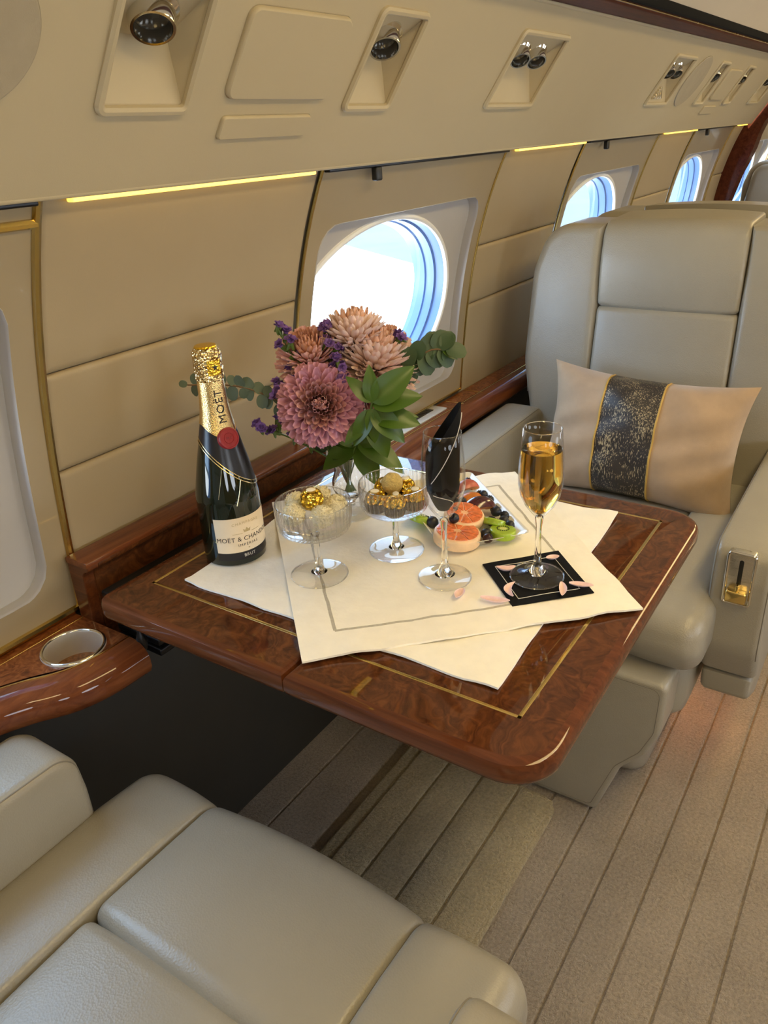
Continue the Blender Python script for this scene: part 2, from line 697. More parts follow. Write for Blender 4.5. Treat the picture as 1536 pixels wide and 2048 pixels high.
def uvsphere(r, n=16, m=10, fn=None):
    prof = [(r * math.sin(pi * k / m), -r * math.cos(pi * k / m)) for k in range(m + 1)]
    prof[0] = (0, -r)
    prof[-1] = (0, r)
    V, F = revolve(prof, n)
    if fn:
        V = [tuple(fn(Vector(v))) for v in V]
    return V, F


def text_mesh(body, size, spacing=1.0):
    cu = bpy.data.curves.new('txt', 'FONT')
    cu.body = body
    cu.size = size
    cu.align_x = 'CENTER'
    cu.align_y = 'CENTER'
    cu.space_character = spacing
    cu.resolution_u = 3
    o = bpy.data.objects.new('txt', cu)
    COL.objects.link(o)
    bpy.context.view_layer.update()
    me = bpy.data.meshes.new_from_object(o.evaluated_get(bpy.context.evaluated_depsgraph_get()))
    V = [tuple(v.co) for v in me.vertices]
    F = [tuple(p.vertices) for p in me.polygons]
    bpy.data.objects.remove(o)
    bpy.data.curves.remove(cu)
    bpy.data.meshes.remove(me)
    return V, F


# ================================================================== SETTING
T = 0.68            # table top height


def wy(z):          # side wall profile: distance outboard at height z
    return ((-0.4822 * z + 0.9169) * z - 0.6612) * z + 1.0939


# ---- outside ground
o = obj('ground', [(-60, -60, -1.8), (90, -60, -1.8), (90, 120, -1.8), (-60, 120, -1.8)], [(0, 1, 2, 3)], 'asphalt', smooth=False)
struct(o, 'sunlit airfield ground outside the windows')
ap = obj('apron', [(3.5, -10.65, -1.79), (39.8, 45.5, -1.79), (-40, 45.5, -1.79), (-40, -10.65, -1.79)],
         [(0, 1, 2, 3)], 'concrete', smooth=False)
struct(ap, 'bright concrete apron outside the windows')

# ---- floor carpet with ribs
ys = []
ribs = [.0373 + .0735 * k for k in range(-18, 5)] + [.405, .4786, .552, .6255, .746, .8535]
prof = [(-1.35, -.02)]
for y in sorted(ribs):
    prof += [(y - .004, 0), (y - .002, -.003), (y, -.0045), (y + .002, -.003), (y + .004, 0)]
prof += [(.96, 0), (.96, -.05), (-1.35, -.05)]
V, F = [], []
xs = (-2.2, 7.0)
pr = [p for p in prof if p[1] > -.015]
for x in xs:
    V += [(x, p[0], p[1]) for p in [(-1.35, 0)] + pr]
n = len(pr) + 1
F = [(i, i + 1, n + i + 1, n + i) for i in range(n - 1)]
struct(obj('floor', V, F, 'carpet', angle=20), 'taupe ribbed carpet floor')

# carpeted hatch under the table
t = thing('carpet_mat', 'beige ribbed carpet mat with rounded corner under the table', 'mat', (.75, .55, 0))
out = rpoly([(-.40, -.167), (.352, -.167), (.352, .172), (-.40, .172)], [0, .04, .01, 0], 6)
obj('mat_base', *loft(out, .0005, .012, .005, 'z', 3), 'carpet_mat', t)
mr = [-.16, -.085, -.007, .071, .142]
for k in range(len(mr) - 1):
    obj('pile_strip', *rbox(-.395, .342, mr[k] + .0025, mr[k + 1] - .0025, .010, .0165, .0025, 'z', .004), 'carpet_mat', t)

# ---- ceiling, overhead far side, right wall, end walls
yc = -.165


def mir(y):
    return 2 * yc - y


cp = [(.555, 1.433), (.48, 1.53), (.36, 1.63), (.20, 1.70), (0, 1.735), (yc, 1.74)]
cp = cp + [(mir(y), z) for y, z in cp[-2::-1]]
V = [(x, y, z) for x in (-2.2, 7.0) for y, z in cp]
n = len(cp)
struct(obj('ceiling', V, [(i, i + 1, n + i + 1, n + i) for i in range(n - 1)], 'ceiling', angle=60), 'cream curved cabin ceiling')
rw = [(.924, 0), (.924, .60)] + [(wy(z), z) for z in lin(.62, 1.172, 8)] + [(.775, 1.1735), (.614, 1.4036), (.555, 1.433)]
V = [(x, mir(y), z) for x in (-2.2, 7.0) for y, z in rw]
n = len(rw)
struct(obj('wall_right', V, [(i, i + 1, n + i + 1, n + i) for i in range(n - 1)], 'wall', angle=25), 'cream side wall across the aisle')
for X, nm in ((-2.2, 'wall_rear'), (7.0, 'wall_front')):
    V = [(X, .96, 0), (X, .96, 1.2), (X, .6, 1.75), (X, -.9, 1.75), (X, mir(.96), 1.2), (X, mir(.96), 0)]
    struct(obj(nm, V, [tuple(range(6))], 'wall', smooth=False), 'cream end wall of the cabin')


# ---- lamps in the ceiling
def ceiling_lamp(x, y, z, w, l, watts, where, tilt=0):
    t = thing('ceiling_lamp', 'long warm wash lamp on the ceiling ' + where, 'lamp', (x, y, z), 0, 'ceiling wash lamps')
    obj('housing', *rbox(-l / 2 - .02, l / 2 + .02, -w / 2 - .015, w / 2 + .015, 0, .02, .004), 'chrome', t)
    ld = bpy.data.lights.new('ceiling_lamp_light', 'AREA')
    ld.shape = 'RECTANGLE'
    ld.size, ld.size_y = l, w
    ld.energy = watts
    ld.color = WARM
    lo = bpy.data.objects.new('ceiling_lamp_light', ld)
    COL.objects.link(lo)
    lo.parent = t
    lo.location = (0, 0, -.004)
    t.rotation_euler = (tilt, 0, 0)


for x, wh in ((-1.2, 'behind the near seat'), (.9, 'above the laid table'), (3.0, 'above the rear facing seats'), (5.4, 'beyond the dark bulkhead')):
    ceiling_lamp(x, -.25, 1.712, .22, 1.5, CEIL_LAMP, wh)

# ---- daylight windows across the aisle
for k, x in enumerate((-1.0, .15, 1.3, 2.45, 3.6)):
    zc = .87
    yy = mir(wy(zc)) + .012
    ang = math.atan2(wy(1.05) - wy(.70), .35)
    w = structE('window_%d' % (k + 11), 'oval daylight window across the aisle')
    w.location = (x, yy, zc)
    w.rotation_euler = (ang, 0, 0)
    N = 40
    V = [(.30 * math.cos(2 * pi * i / N), 0, .19 * math.sin(2 * pi * i / N)) for i in range(N)]
    obj('pane', V, [tuple(range(N))], 'day', w, smooth=False)
    obj('frame', *tube([(.31 * math.cos(2 * pi * i / N), 0, .20 * math.sin(2 * pi * i / N)) for i in range(N)], .012, 8, closed=True), 'reveal', w)

# ---- left wall: soft panels between the windows
BAYS = [(-1.30, -.61), (.540, 1.031), (1.691, 2.160), (2.835, 3.290), (3.955, 4.17), (5.30, 6.9)]
MODS = [(-.61 + .0, .535), (1.036, 1.686), (2.165, 2.830), (3.295, 3.950), (4.42, 5.10)]
MODS[0] = (-.115, .535)
BAYS[0] = (-1.9, -.12)
BAYS.insert(5, (4.27, 4.415))
ZT = 1.187


def edge(d, r):
    if d >= r:
        return 1.0
    return math.sqrt(max(0, 1 - (1 - d / r) ** 2))


def soft_panel(x0, x1, z0, z1, T0=.008, r=.010):
    e = [0, .0008, .002, .004, .007, r]
    xs = [x0 + q for q in e] + lin(x0 + r, x1 - r, 4)[1:-1] + [x1 - q for q in e[::-1]]
    zs = [z0 + q for q in e] + lin(z0 + r, z1 - r, 8)[1:-1] + [z1 - q for q in e[::-1]]

    def fn(x, z):
        d = min(min(x - x0, x1 - x), min(z - z0, z1 - z))
        return (x, wy(z) + .006 - T0 * edge(d, r), z)
    return grid(fn, xs, zs)


wall = structE('wall_left', 'cream upholstered side wall with seamed panels')
for (x0, x1) in BAYS:
    V, F = grid(lambda x, z: (x, wy(z) + .008, z), [x0 - .02, x1 + .02], lin(.55, 1.21, 10))
    obj('backing', V, F, 'wall', wall)
    for z0, z1 in ((.58, .8305), (.8315, .9665), (.9675, ZT)):
        V, F = soft_panel(x0, x1, z0, z1)
        obj('wall_panel', V, F, 'wall', wall)

# dado below the ledge
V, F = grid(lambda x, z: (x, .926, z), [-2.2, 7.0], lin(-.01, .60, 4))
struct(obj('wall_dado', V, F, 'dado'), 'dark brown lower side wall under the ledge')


# ---- window modules
def ray_rect(cx, cz, x0, x1, z0, z1, a, r):
    """distance from centre to a rounded rectangle along angle a"""
    dx, dz = math.cos(a), math.sin(a)
    lo, hi = 0.0, 2.0

    def inside(t):
        x, z = cx + dx * t, cz + dz * t
        qx = max(x0 + r - x, x - (x1 - r), 0)
        qz = max(z0 + r - z, z - (z1 - r), 0)
        if x < x0 or x > x1 or z < z0 or z > z1:
            return False
        return math.hypot(qx, qz) <= r if r > 0 else True
    for _ in range(40):
        m = (lo + hi) / 2
        if inside(m):
            lo = m
        else:
            hi = m
    return cx + dx * lo, cz + dz * lo


def window_module(idx, x0, x1, label, trim='gold_trim', trim_r=.004):
    w = structE('window_%d' % idx, label)
    z0, z1 = .622, ZT
    hx0, hx1, hz0, hz1 = x0 + .036, x1 - .036, .668, 1.082
    cx, cz = (hx0 + hx1) / 2, .875
    angs = sorted(set([2 * pi * k / 120 for k in range(120)] + [math.atan2(z - cz, x - cx) % (2 * pi) for x in (x0, x1) for z in (z0, z1)]))
    N = len(angs)
    O = [ray_rect(cx, cz, x0, x1, z0, z1, a, 0) for a in angs]
    I = [ray_rect(cx, cz, hx0, hx1, hz0, hz1, a, .045) for a in angs]
    I2 = [(p[0] + (cx - p[0]) * .007, p[1] + (cz - p[1]) * .007) for p in I]
    ea, eb, ezc = .288, .188, .882
    ex = cx - .043
    E = [(ex + ea * math.cos(a), ezc + eb * math.sin(a)) for a in angs]
    OB = [(min(p[0], x1) if p[0] > cx else x0 - .03, p[1]) for p in O]

    def ringmesh(rows):
        V, F = [], []
        for row in rows:
            V += row
        for s in range(len(rows) - 1):
            for i in range(N):
                j = (i + 1) % N
                F.append((s * N + i, s * N + j, (s + 1) * N + j, (s + 1) * N + i))
        return V, F

    def lerp(A, B, t, off):
        return [(a[0] + (b[0] - a[0]) * t, wy(a[1] + (b[1] - a[1]) * t) + off, a[1] + (b[1] - a[1]) * t) for a, b in zip(A, B)]
    rows = [lerp(O, I, k / 6, -.002) for k in range(7)]
    obj('window_panel', *ringmesh(rows), 'window_panel', w)
    rows = [lerp(I, I2, 1, .003), lerp(I, I2, 1, .0185)]
    obj('cutout_return', *ringmesh(rows), 'reveal', w)
    rows = [lerp(I, I, 0, -.002), lerp(I, I2, .5, -.0035), lerp(I, I2, 1, -.001), lerp(I, I2, 1, .003)]
    obj('cutout_edge', *ringmesh(rows), 'reveal', w)
    rows = [lerp(OB, E, k / 7, .019) for k in range(8)]
    obj('reveal', *ringmesh(rows), 'reveal', w, angle=30)
    ring = [(p[0], wy(p[1]) + .019, p[1]) for p in E]
    obj('oval_ring', *tube(ring, .006, 8, closed=True), 'reveal_edge', w)

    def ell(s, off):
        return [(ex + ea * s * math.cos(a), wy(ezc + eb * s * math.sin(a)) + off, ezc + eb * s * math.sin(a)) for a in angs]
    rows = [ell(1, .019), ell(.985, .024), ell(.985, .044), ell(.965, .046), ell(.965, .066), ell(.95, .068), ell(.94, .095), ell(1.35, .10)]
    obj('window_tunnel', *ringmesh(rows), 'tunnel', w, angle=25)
    P = ell(.966, .056)
    P2 = ell(.5, .056)
    V, F = ringmesh([P, P2])
    F = F + [tuple(range(N, 2 * N))]
    obj('pane', V, F, 'pane', w)
    # metal trim round the module
    tp = []
    for q in lin(z0, z1, 14):
        tp.append((x0 - .001, wy(q) - .003, q))
    left = tp
    right = [(x1 + .001, p[1], p[2]) for p in tp]
    for L in [left, right, [left[0], right[0]]] + ([[left[-2], right[-2]]] if idx == 1 else []):
        obj('frame_trim', *tube(L, trim_r, 8), trim, w)
    V, F = grid(lambda x, z: (x, wy(z) + .004, z), [x0 - .006, x0 + .004], lin(z0 - .06, z1, 12))
    V2, F2 = grid(lambda x, z: (x, wy(z) + .004, z), [x1 - .004, x1 + .012], lin(z0 - .06, z1, 12))
    mb = MB().add((V, F)).add((V2, F2))
    mb.add(grid(lambda x, z: (x, wy(z) + .004, z), [x0, x1], [z0 - .06, z0 + .01]))
    mb.build('gap_backing', 'seam', w)
    # sliding shade latch under the overhead panel
    lx = x0 + .135
    lz = 1.160
    mb = MB().add(rbox(lx - .009, lx + .009, wy(lz) - .022, wy(lz) - .010, lz - .016, lz + .006, .003))
    mb.build('shade_latch', 'black', w)
    obj('shade_rail', *rbox(x0 + .004, x1 - .004, wy(1.168) - .014, wy(1.168) - .002, 1.1645, 1.1715, .002, 'x'), 'black_metal', w)
    return w


window_module(1, *MODS[0], 'cabin window with grey reveal and gold frame beside the cup holder', 'gold_trim', .0055)
window_module(2, *MODS[1], 'bright oval cabin window behind the flowers', 'gold_trim', .0028)
window_module(3, *MODS[2], 'oval cabin window behind the leather seat back', 'gold_trim', .0028)
window_module(4, *MODS[3], 'far oval cabin window before the dark bulkhead', 'gold_trim', .0028)
window_module(5, *MODS[4], 'pale window beyond the dark bulkhead', 'reveal_edge', .004)

# ---- overhead panel
TH = math.radians(55)
P0 = Vector((0, .775, 1.1735))
PU = Vector((0, -math.cos(TH), math.sin(TH)))
PN = Vector((0, -math.sin(TH), -math.cos(TH)))


def pan(x, s, h=0):
    p = P0 + PU * s + PN * h
    return (x, p.y, p.z)


REC = [(.572, .690, 1), (.988, 1.100, 1), (1.420, 1.622, 2), (2.370, 2.568, 2), (2.880, 2.990, 1), (3.285, 3.390, 1), (3.72, 3.92, 2)]
S0, S1 = .0935, .226
xb = sorted(set([-2.2] + [v for a, b, _ in REC for v in (a, b)] + [4.17]))
sb = [.0, .0935, .226, .281]
V, F = [], []
ns = len(sb)
for x in xb:
    for s in sb:
        V.append(pan(x, s))
for i in range(len(xb) - 1):
    for j in range(ns - 1):
        if j == 1 and any(abs(xb[i] - a) < 1e-6 for a, b, _ in REC):
            continue
        F.append((i * ns + j, i * ns + j + 1, (i + 1) * ns + j + 1, (i + 1) * ns + j))
over = struct(obj('wall_overhead', V, F, 'overhead', smooth=False), 'sloping cream overhead panel above the windows')
mb = MB()
lip = [pan(0, 0), (0, .7755, 1.1708), (0, .7775, 1.1696), (0, .7805, 1.1702), (0, .782, 1.174), (0, .783, 1.186), (0, .86, 1.188), (0, .87, 1.23)]
V = [(x, p[1], p[2]) for x in (-2.2, 4.17) for p in lip]
n = len(lip)
obj('lower_lip', V, [(i, i + 1, n + i + 1, n + i) for i in range(n - 1)], 'overhead', over, angle=60)
# far section past the bulkhead
V = [pan(4.27, 0), pan(7, 0), pan(7, .281), pan(4.27, .281)]
obj('far_panel', V, [(0, 1, 2, 3)], 'far_white', over, smooth=False)


def light_recess(a, b, nl):
    sp = .012
    ya, za = .7195, 1.3185
    lipr = .006
    bl, br, tr, tl = pan(a, S0), pan(b, S0), pan(b, S1), pan(a, S1)
    ib, ibr = (a + .004, .7195, 1.2560), (b - .004, .7195, 1.2560)
    itl, itr = (a + sp, ya, za), (b - sp, ya, za)
    V = [bl, br, tr, tl, ib, ibr, itr, itl]
    F = [(0, 1, 5, 4), (4, 5, 6, 7), (7, 6, 2, 3), (0, 4, 7, 3), (1, 2, 6, 5)]
    o = obj('light_recess', V, F, 'overhead', over, smooth=False)
    outl = rpoly([(a, S0), (b, S0), (b, S1), (a, S1)], .008, 4)
    obj('recess_rim', *tube([pan(x, s, .001) for x, s in outl], .0055, 8, closed=True), 'overhead', o)
    # lamps on the sloping roof of the recess
    rn = Vector((0, -(za - tl[2]), (ya - tl[1]))).normalized()
    mid = Vector(((a + b) / 2, (ya + tl[1]) / 2 + .004, (za + tl[2]) / 2 - .002))
    dn = Vector((-.38, -.42, -.82)).normalized()
    for k in range(nl):
        cx = mid.x + (k - (nl - 1) / 2) * .072
        c = Vector((cx, mid.y, mid.z))
        q = dn.to_track_quat('Z', 'Y').to_matrix().to_4x4()
        mw = Matrix.Translation(c) @ q
        hs = .023 if nl == 1 else .019
        prof = [(hs * 1.25, -.012), (hs * 1.25, .002), (hs * 1.05, .006), (hs * 1.02, .018), (hs * .96, .022), (hs * .84, .022), (hs * .80, .014), (hs * .80, -.012)]
        V, F = revolve(prof, 32)
        obj('lamp_barrel', [tuple(mw @ Vector(v)) for v in V], F, 'chrome', o)
        V, F = revolve([(0, .011), (hs * .5, .0105), (hs * .80, .007)], 32)
        obj('lamp_lens', [tuple(mw @ Vector(v)) for v in V], F, 'lens', o)
    return o


for a, b, nl in REC:
    rec = light_recess(a, b, nl)
    if abs(a - 2.37) < .01:     # small metal vent grille on the recess back face
        mb = MB()
        for k in range(5):
            x = a + .055 + k * .016
            mb.add(rbox(x, x + .009, .711, .7185, 1.262, 1.262 + .006 + .006 * k, .0015, 'x'))
        mb.build('vent_grille', 'chrome', rec)


def cover(name, pts, h=.0045, r=.002):
    P, N = normals2(pts)
    c = len(P)
    V, F = [], []
    for ins, hh in ((-.0012, .0002), (-.0012, .0006), (0, .0), (0, h * .5), (r * .4, h * .85), (r * .8, h), (r * 1.1, h)):
        for p, nn in zip(P, N):
            V.append(pan(p[0] - nn.x * ins, p[1] - nn.y * ins, hh))
    for s in range(6):
        for i in range(c):
            j = (i + 1) % c
            F.append((s * c + i, s * c + j, (s + 1) * c + j, (s + 1) * c + i))
    F.append(tuple(range(6 * c, 7 * c)))
    return obj(name, V, F, 'grille' if name == 'speaker_grille' else 'overhead', over, angle=35)


for dx in (0, 2.3):
    cover('access_cover', rpoly([(.745 + dx, .107), (.942 + dx, .107), (.930 + dx, .211), (.745 + dx, .211)], .014, 8), .006, .003)
    cover('strip_cover', rpoly([(.754 + dx, .056), (.921 + dx, .056), (.921 + dx, .085), (.754 + dx, .085)], .005, 5), .0045)
    c0 = (.404 + dx, .162)
    cover('speaker_grille', [(c0[0] + .091 * math.cos(2 * pi * k / 64), c0[1] + .075 * math.sin(2 * pi * k / 64)) for k in range(64)], .003)

# ---- LED strips above each bay
for k, (x0, x1) in enumerate(BAYS[1:5]):
    t = thing('led_strip', ['yellow led strip above the wall panel behind the bottle', 'warm led strip above the panel beside the seat back',
                            'warm led strip between the two far windows', 'short warm led strip next to the bulkhead'][k], 'lamp', (x0, .79, 1.178))
    obj('channel', *rbox(.02, x1 - x0 - .02, -.006, .008, -.006, .0075, .001), 'pearl', t)
    obj('led_tape', *rbox(.03, x1 - x0 - .03, -.004, .0085, -.0135, -.006, .002, 'x', .002), 'led', t)

# ---- top rail, black slot
RX = (-2.2, 4.17)
rp = rpoly([(.616, 1.4005), (.566, 1.4065), (.560, 1.418), (.566, 1.432), (.620, 1.432)], [.004, .006, .004, .004, 0], 4)
o = obj('trim_1', *loft(rp, RX[0], RX[1], .001, 'x', 1), 'rail_wood')
struct(o, 'dark glossy wood rail above the overhead panel')
o = obj('trim_2', *rbox(RX[0], RX[1], .552, .566, 1.414, 1.4335, .003, 'x'), 'matte_black')
struct(o, 'black slot above the wood rail')
o = obj('trim_3', *tube([(RX[0], .563, 1.4115), (RX[1], .563, 1.4115)], .0018, 8), 'gold_line')
struct(o, 'thin brass bead on the wood rail')
obj('rail_bead', *tube([(RX[0], .616, 1.3995), (RX[1], .616, 1.3995)], .004, 8), 'overhead', over)

# ---- bulkhead arch
ap_o = [(.97, 0), (.97, .6)] + [(wy(z) + .03, z) for z in lin(.66, 1.16, 6)] + [(.80, 1.2), (.64, 1.43), (.50, 1.60), (.20, 1.78), (yc, 1.80)]
ap_i = [(.86, 0), (.86, .6), (.855, .70), (.845, .80), (.825, .87), (.797, .965), (.768, 1.03), (.748, 1.09), (.742, 1.13), (.735, 1.155), (.71, 1.20), (.545, 1.39), (.42, 1.52), (.18, 1.66), (yc, 1.68)]
n = 24


def resamp(P, n):
    P = [Vector(p) for p in P]
    L = [0]
    for a, b in zip(P, P[1:]):
        L.append(L[-1] + (b - a).length)
    out = []
    for k in range(n + 1):
        d = L[-1] * k / n
        i = max(j for j in range(len(L)) if L[j] <= d + 1e-9)
        i = min(i, len(P) - 2)
        out.append(P[i].lerp(P[i + 1], (d - L[i]) / max(1e-9, L[i + 1] - L[i])))
    return out


n = 40
A, B = resamp(ap_o, n), resamp(ap_i, n)
A = A + [Vector((mir(p.x), p.y)) for p in A[-2::-1]]
B = B + [Vector((mir(p.x), p.y)) for p in B[-2::-1]]
m = len(A)
V = [(4.175, p.x, p.y) for p in A] + [(4.175, p.x, p.y) for p in B] + [(4.275, p.x, p.y) for p in B] + [(4.275, p.x, p.y) for p in A]
F = [(s * m + i, s * m + i + 1, (s + 1) * m + i + 1, (s + 1) * m + i) for s in range(3) for i in range(m - 1)]
struct(obj('wall_bulkhead', V, F, 'rail_wood', angle=30), 'dark mahogany bulkhead arch at the cabin end')

# ================================================================== LEDGES
ZL = .615


def ledge(name, label, path, wall_y, mir_end=None):
    """path: front edge points (x,y) from one end to the other"""
    t = thing(name, label, 'ledge', (path[0][0], wall_y, ZL))
    bx, by = path[0][0], wall_y
    P = [Vector((p.x, p.y)) for p in spline([(a, b, 0) for a, b in path], 6)]
    nn = []
    for i in range(len(P)):
        d = P[min(i + 1, len(P) - 1)] - P[max(i - 1, 0)]
        d.normalize()
        v = Vector((d.y, -d.x))
        if v.y > 0:
            v = -v
        nn.append(v)
    # bullnose section: (offset toward cabin, z)
    sec = [(-.012, 0), (0, 0)] + [(.030 * math.sin(q), -.026 + .026 * math.cos(q)) for q in lin(.25, pi / 2, 6)] + [(.030, -.034), (.026, -.044), (.016, -.05), (-.02, -.052)]
    V, F = [], []
    c = len(sec)
    for p, v in zip(P, nn):
        for o_, z in sec:
            q = p + v * o_
            V.append((q.x - bx, q.y - by, z))
    for i in range(len(P) - 1):
        for j in range(c - 1):
            F.append((i * c + j, i * c + j + 1, (i + 1) * c + j + 1, (i + 1) * c + j))
    F.append(tuple(range(c)))
    F.append(tuple(range((len(P) - 1) * c, len(P) * c)))
    obj('bullnose', V, F, 'wood_edge', t, angle=45)
    return t, P, bx, by


def ledge_top(t, P, bx, by, back_y, holes=None):
    # top slab strip from the bullnose back to the wall, with an optional round hole
    V, F = [], []
    if holes is None:
        for p in P:
            V += [(p.x - bx, p.y + .011 - by, 0), (p.x - bx, back_y - by, 0)]
        for i in range(len(P) - 1):
            F.append((2 * i, 2 * i + 1, 2 * i + 3, 2 * i + 2))
    else:
        cx, cy, r = holes
        poly = [(p.x, p.y + .011) for p in P] + [(P[-1].x, back_y), (P[0].x, back_y)]
        N = 96
        angs = sorted(set([2 * pi * k / N for k in range(N)] + [math.atan2(y - cy, x - cx) % (2 * pi) for x, y in poly[-2:] + [poly[0], poly[len(P) - 1]]]))
        m = len(angs)
        for a in angs:
            d = Vector((math.cos(a), math.sin(a)))
            best = 9
            for i in range(len(poly)):
                p, q = Vector(poly[i - 1]), Vector(poly[i])
                e = q - p
                den = d.x * e.y - d.y * e.x
                if abs(den) < 1e-12:
                    continue
                w = p - Vector((cx, cy))
                tt = (w.x * e.y - w.y * e.x) / den
                u = (w.x * d.y - w.y * d.x) / den
                if tt > 1e-6 and -1e-6 <= u <= 1 + 1e-6:
                    best = min(best, tt)
            V.append((cx + d.x * best - bx, cy + d.y * best - by, 0))
        for a in angs:
            V.append((cx + r * math.cos(a) - bx, cy + r * math.sin(a) - by, 0))
        F = [(i, (i + 1) % m, m + (i + 1) % m, m + i) for i in range(m)]
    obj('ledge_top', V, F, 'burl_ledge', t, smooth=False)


XE = .525
near_path = [(-1.6, .872), (-.4, .872), (.25, .870), (.33, .862), (.385, .838), (.43, .808), (.475, .796), (XE, .794)]
t, P, bx, by = ledge('side_ledge', 'glossy wood side ledge with round steel cup holder below the left window', near_path, .92)
CUP = (.469, .847)
ledge_top(t, P, bx, by, .925, (CUP[0], CUP[1], .0385))
# thin brass inlay along the ledge
il = [(p.x - bx, p.y - by + .007, .0006) for p in P]
obj('brass_inlay', *tube(il, .0009, 6), 'brass', t)
il = [(p[0], -.020, .0006) for p in (il[0], il[-1])]
obj('brass_inlay', *tube(il, .0007, 6), 'brass', t)
obj('end_cap', [(XE - bx, .794 - by - .0, 0), (XE - bx, .925 - by, 0), (XE - bx, .925 - by, -.06), (XE - bx, .78 - by, -.055)], [(0, 1, 2, 3)], 'wood_edge', t, smooth=False)
cupo = thing('cup_holder', 'round brushed steel cup holder sunk in the wood ledge', 'cup holder', (CUP[0], CUP[1], ZL))
V, F = revolve([(.0375, -.058), (.0375, .0015), (.040, .0035), (.0425, .0025), (.0430, .0004)], 64)
obj('cup_wall', V, F, 'cup_steel', cupo)
obj('cup_rim', *tube([(.0402 * math.cos(2 * pi * k / 64), .0402 * math.sin(2 * pi * k / 64), .0018) for k in range(64)], .0024, 10, closed=True), 'chrome', cupo)
V, F = revolve([(0, -.034), (.0374, -.034)], 48)
obj('cork_liner', V, F, mat_plain('cork', (.22, .10, .04), .9, .5, 220, .5, 300), cupo)

far_path = [(1.118, .800), (1.150, .800), (1.185, .812), (1.225, .838), (1.275, .858), (1.35, .862), (1.6, .862), (2.6, .862), (4.16, .862)]
t, P, bx, by = ledge('side_ledge', 'glossy wood side ledge behind the flowers with silver control panel', far_path, .92)
ledge_top(t, P, bx, by, .917)
il = [(p.x - bx, p.y - by + .007, .0006) for p in P]
obj('brass_inlay', *tube(il, .0009, 6), 'brass', t)
for xx in (1.60, 1.70):
    obj('joint_line', *tube([(xx - bx, .862 - by, .0004), (xx - bx, .915 - by, .0004)], .0008, 6), 'brass', t)
# control panel
cpn = thing('control_panel', 'silver seat control keypad with dark display on the ledge', 'control panel', (1.35, .903, ZL))
obj('plate', *rbox(-.17, .20, -.024, .018, 0, .004, .0015, 'z', .004), 'pearl', cpn)
obj('display', *rbox(.03, .17, -.004, .013, .0035, .0048, .0006, 'z', .001), 'display', cpn)
for k in range(12):
    obj('key', *rbox(.038 + k * .0108, .045 + k * .0108, -.001, .010, .0045, .0056, .0004, 'z', .0006), 'black', cpn)
for k in range(4):
    obj('button', *rbox(-.13 + k * .035, -.108 + k * .035, -.012, -.002, .0035, .0052, .0008, 'z', .001), 'display', cpn)
# recessed grab pocket in the ledge front
pk = thing('grab_pocket', 'brown wooden grab pocket in the ledge front beside the seat arm', 'pocket', (1.27, .828, ZL - .03))
obj('pocket_rim', *rbox(-.07, .12, -.022, .03, -.014, .012, .006, 'x', .005), 'wood_edge', pk)
obj('pocket_hollow', *rbox(-.045, .10, -.026, .0, -.010, .006, .004, 'x', .003), 'wood_dark', pk)

# back board behind the table
bd = thing('back_board', 'upright burl wood board with rounded top lip behind the table', 'board', (XE, .89, ZL - .05))
pf = rpoly([(-.010, 0), (.016, 0), (.016, .146), (-.028, .1465), (-.030, .134), (-.014, .128)], [0, 0, .008, .010, .005, .012], 6)
obj('lip_moulding', *loft([(p[0], p[1] - .0) for p in pf], 0, .018, .001, 'x', 1), 'wood_edge_y', bd)
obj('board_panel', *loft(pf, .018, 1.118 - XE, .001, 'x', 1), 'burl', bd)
tp = rpoly([(-.029, .138), (.017, .138), (.017, .1475), (-.029, .1475)], [.003, 0, .003, .004], 4)
obj('top_moulding', *loft(tp, -.0006, 1.118 - XE + .0006, .0005, 'x', 1), 'wood_edge', bd)

# table stowage bay
bay = thing('table_bay', 'black open bay holding the table slide below the back board', 'bay', (XE, .90, .50))
obj('bay_floor', *rbox(.002, 1.116 - XE, -.035, .022, .055, .066, .002), 'black', bay)
for k, zz in ((0, .068), (1, .085)):
    obj('slide_rail', *rbox(.03, .10, -.118, -.03, zz, zz + .012, .003), 'black_metal', bay)
obj('trim_strip', *rbox(.02, 1.116 - XE, -.06, -.025, .145, .156, .003), 'black', bay)

# ================================================================== TABLE
tb = thing('folding_table', 'burl wood folding table with brass inlay line and glossy lacquer', 'table', (.81, .51, T))
X0, X1, Y0, Y1, YS = .503, 1.118, .193, .828, .502
ox, oy = .81, .51


def leaf_tab(y0, y1, rad):
    pts = rpoly([(X0 - ox, y0 - oy), (X1 - ox, y0 - oy), (X1 - ox, y1 - oy), (X0 - ox, y1 - oy)], rad, 10)
    P, N = normals2(pts)
    c = len(P)
    secs = [(.0, 0)] + [(.0, -.0)]
    prof = [(.012, 0.0), (.006, -.0006), (.002, -.0030), (0, -.008), (0, -.020), (.002, -.026), (.007, -.031), (.02, -.033)]
    V, F = [], []
    for ins, z in prof:
        for p, nn in zip(P, N):
            V.append((p[0] - nn.x * ins, p[1] - nn.y * ins, z))
    for s in range(len(prof) - 1):
        for i in range(c):
            j = (i + 1) % c
            F.append((s * c + i, s * c + j, (s + 1) * c + j, (s + 1) * c + i))
    top = tuple(range(c))
    bot = tuple(range((len(prof) - 1) * c, len(prof) * c))
    return V, F, top, bot


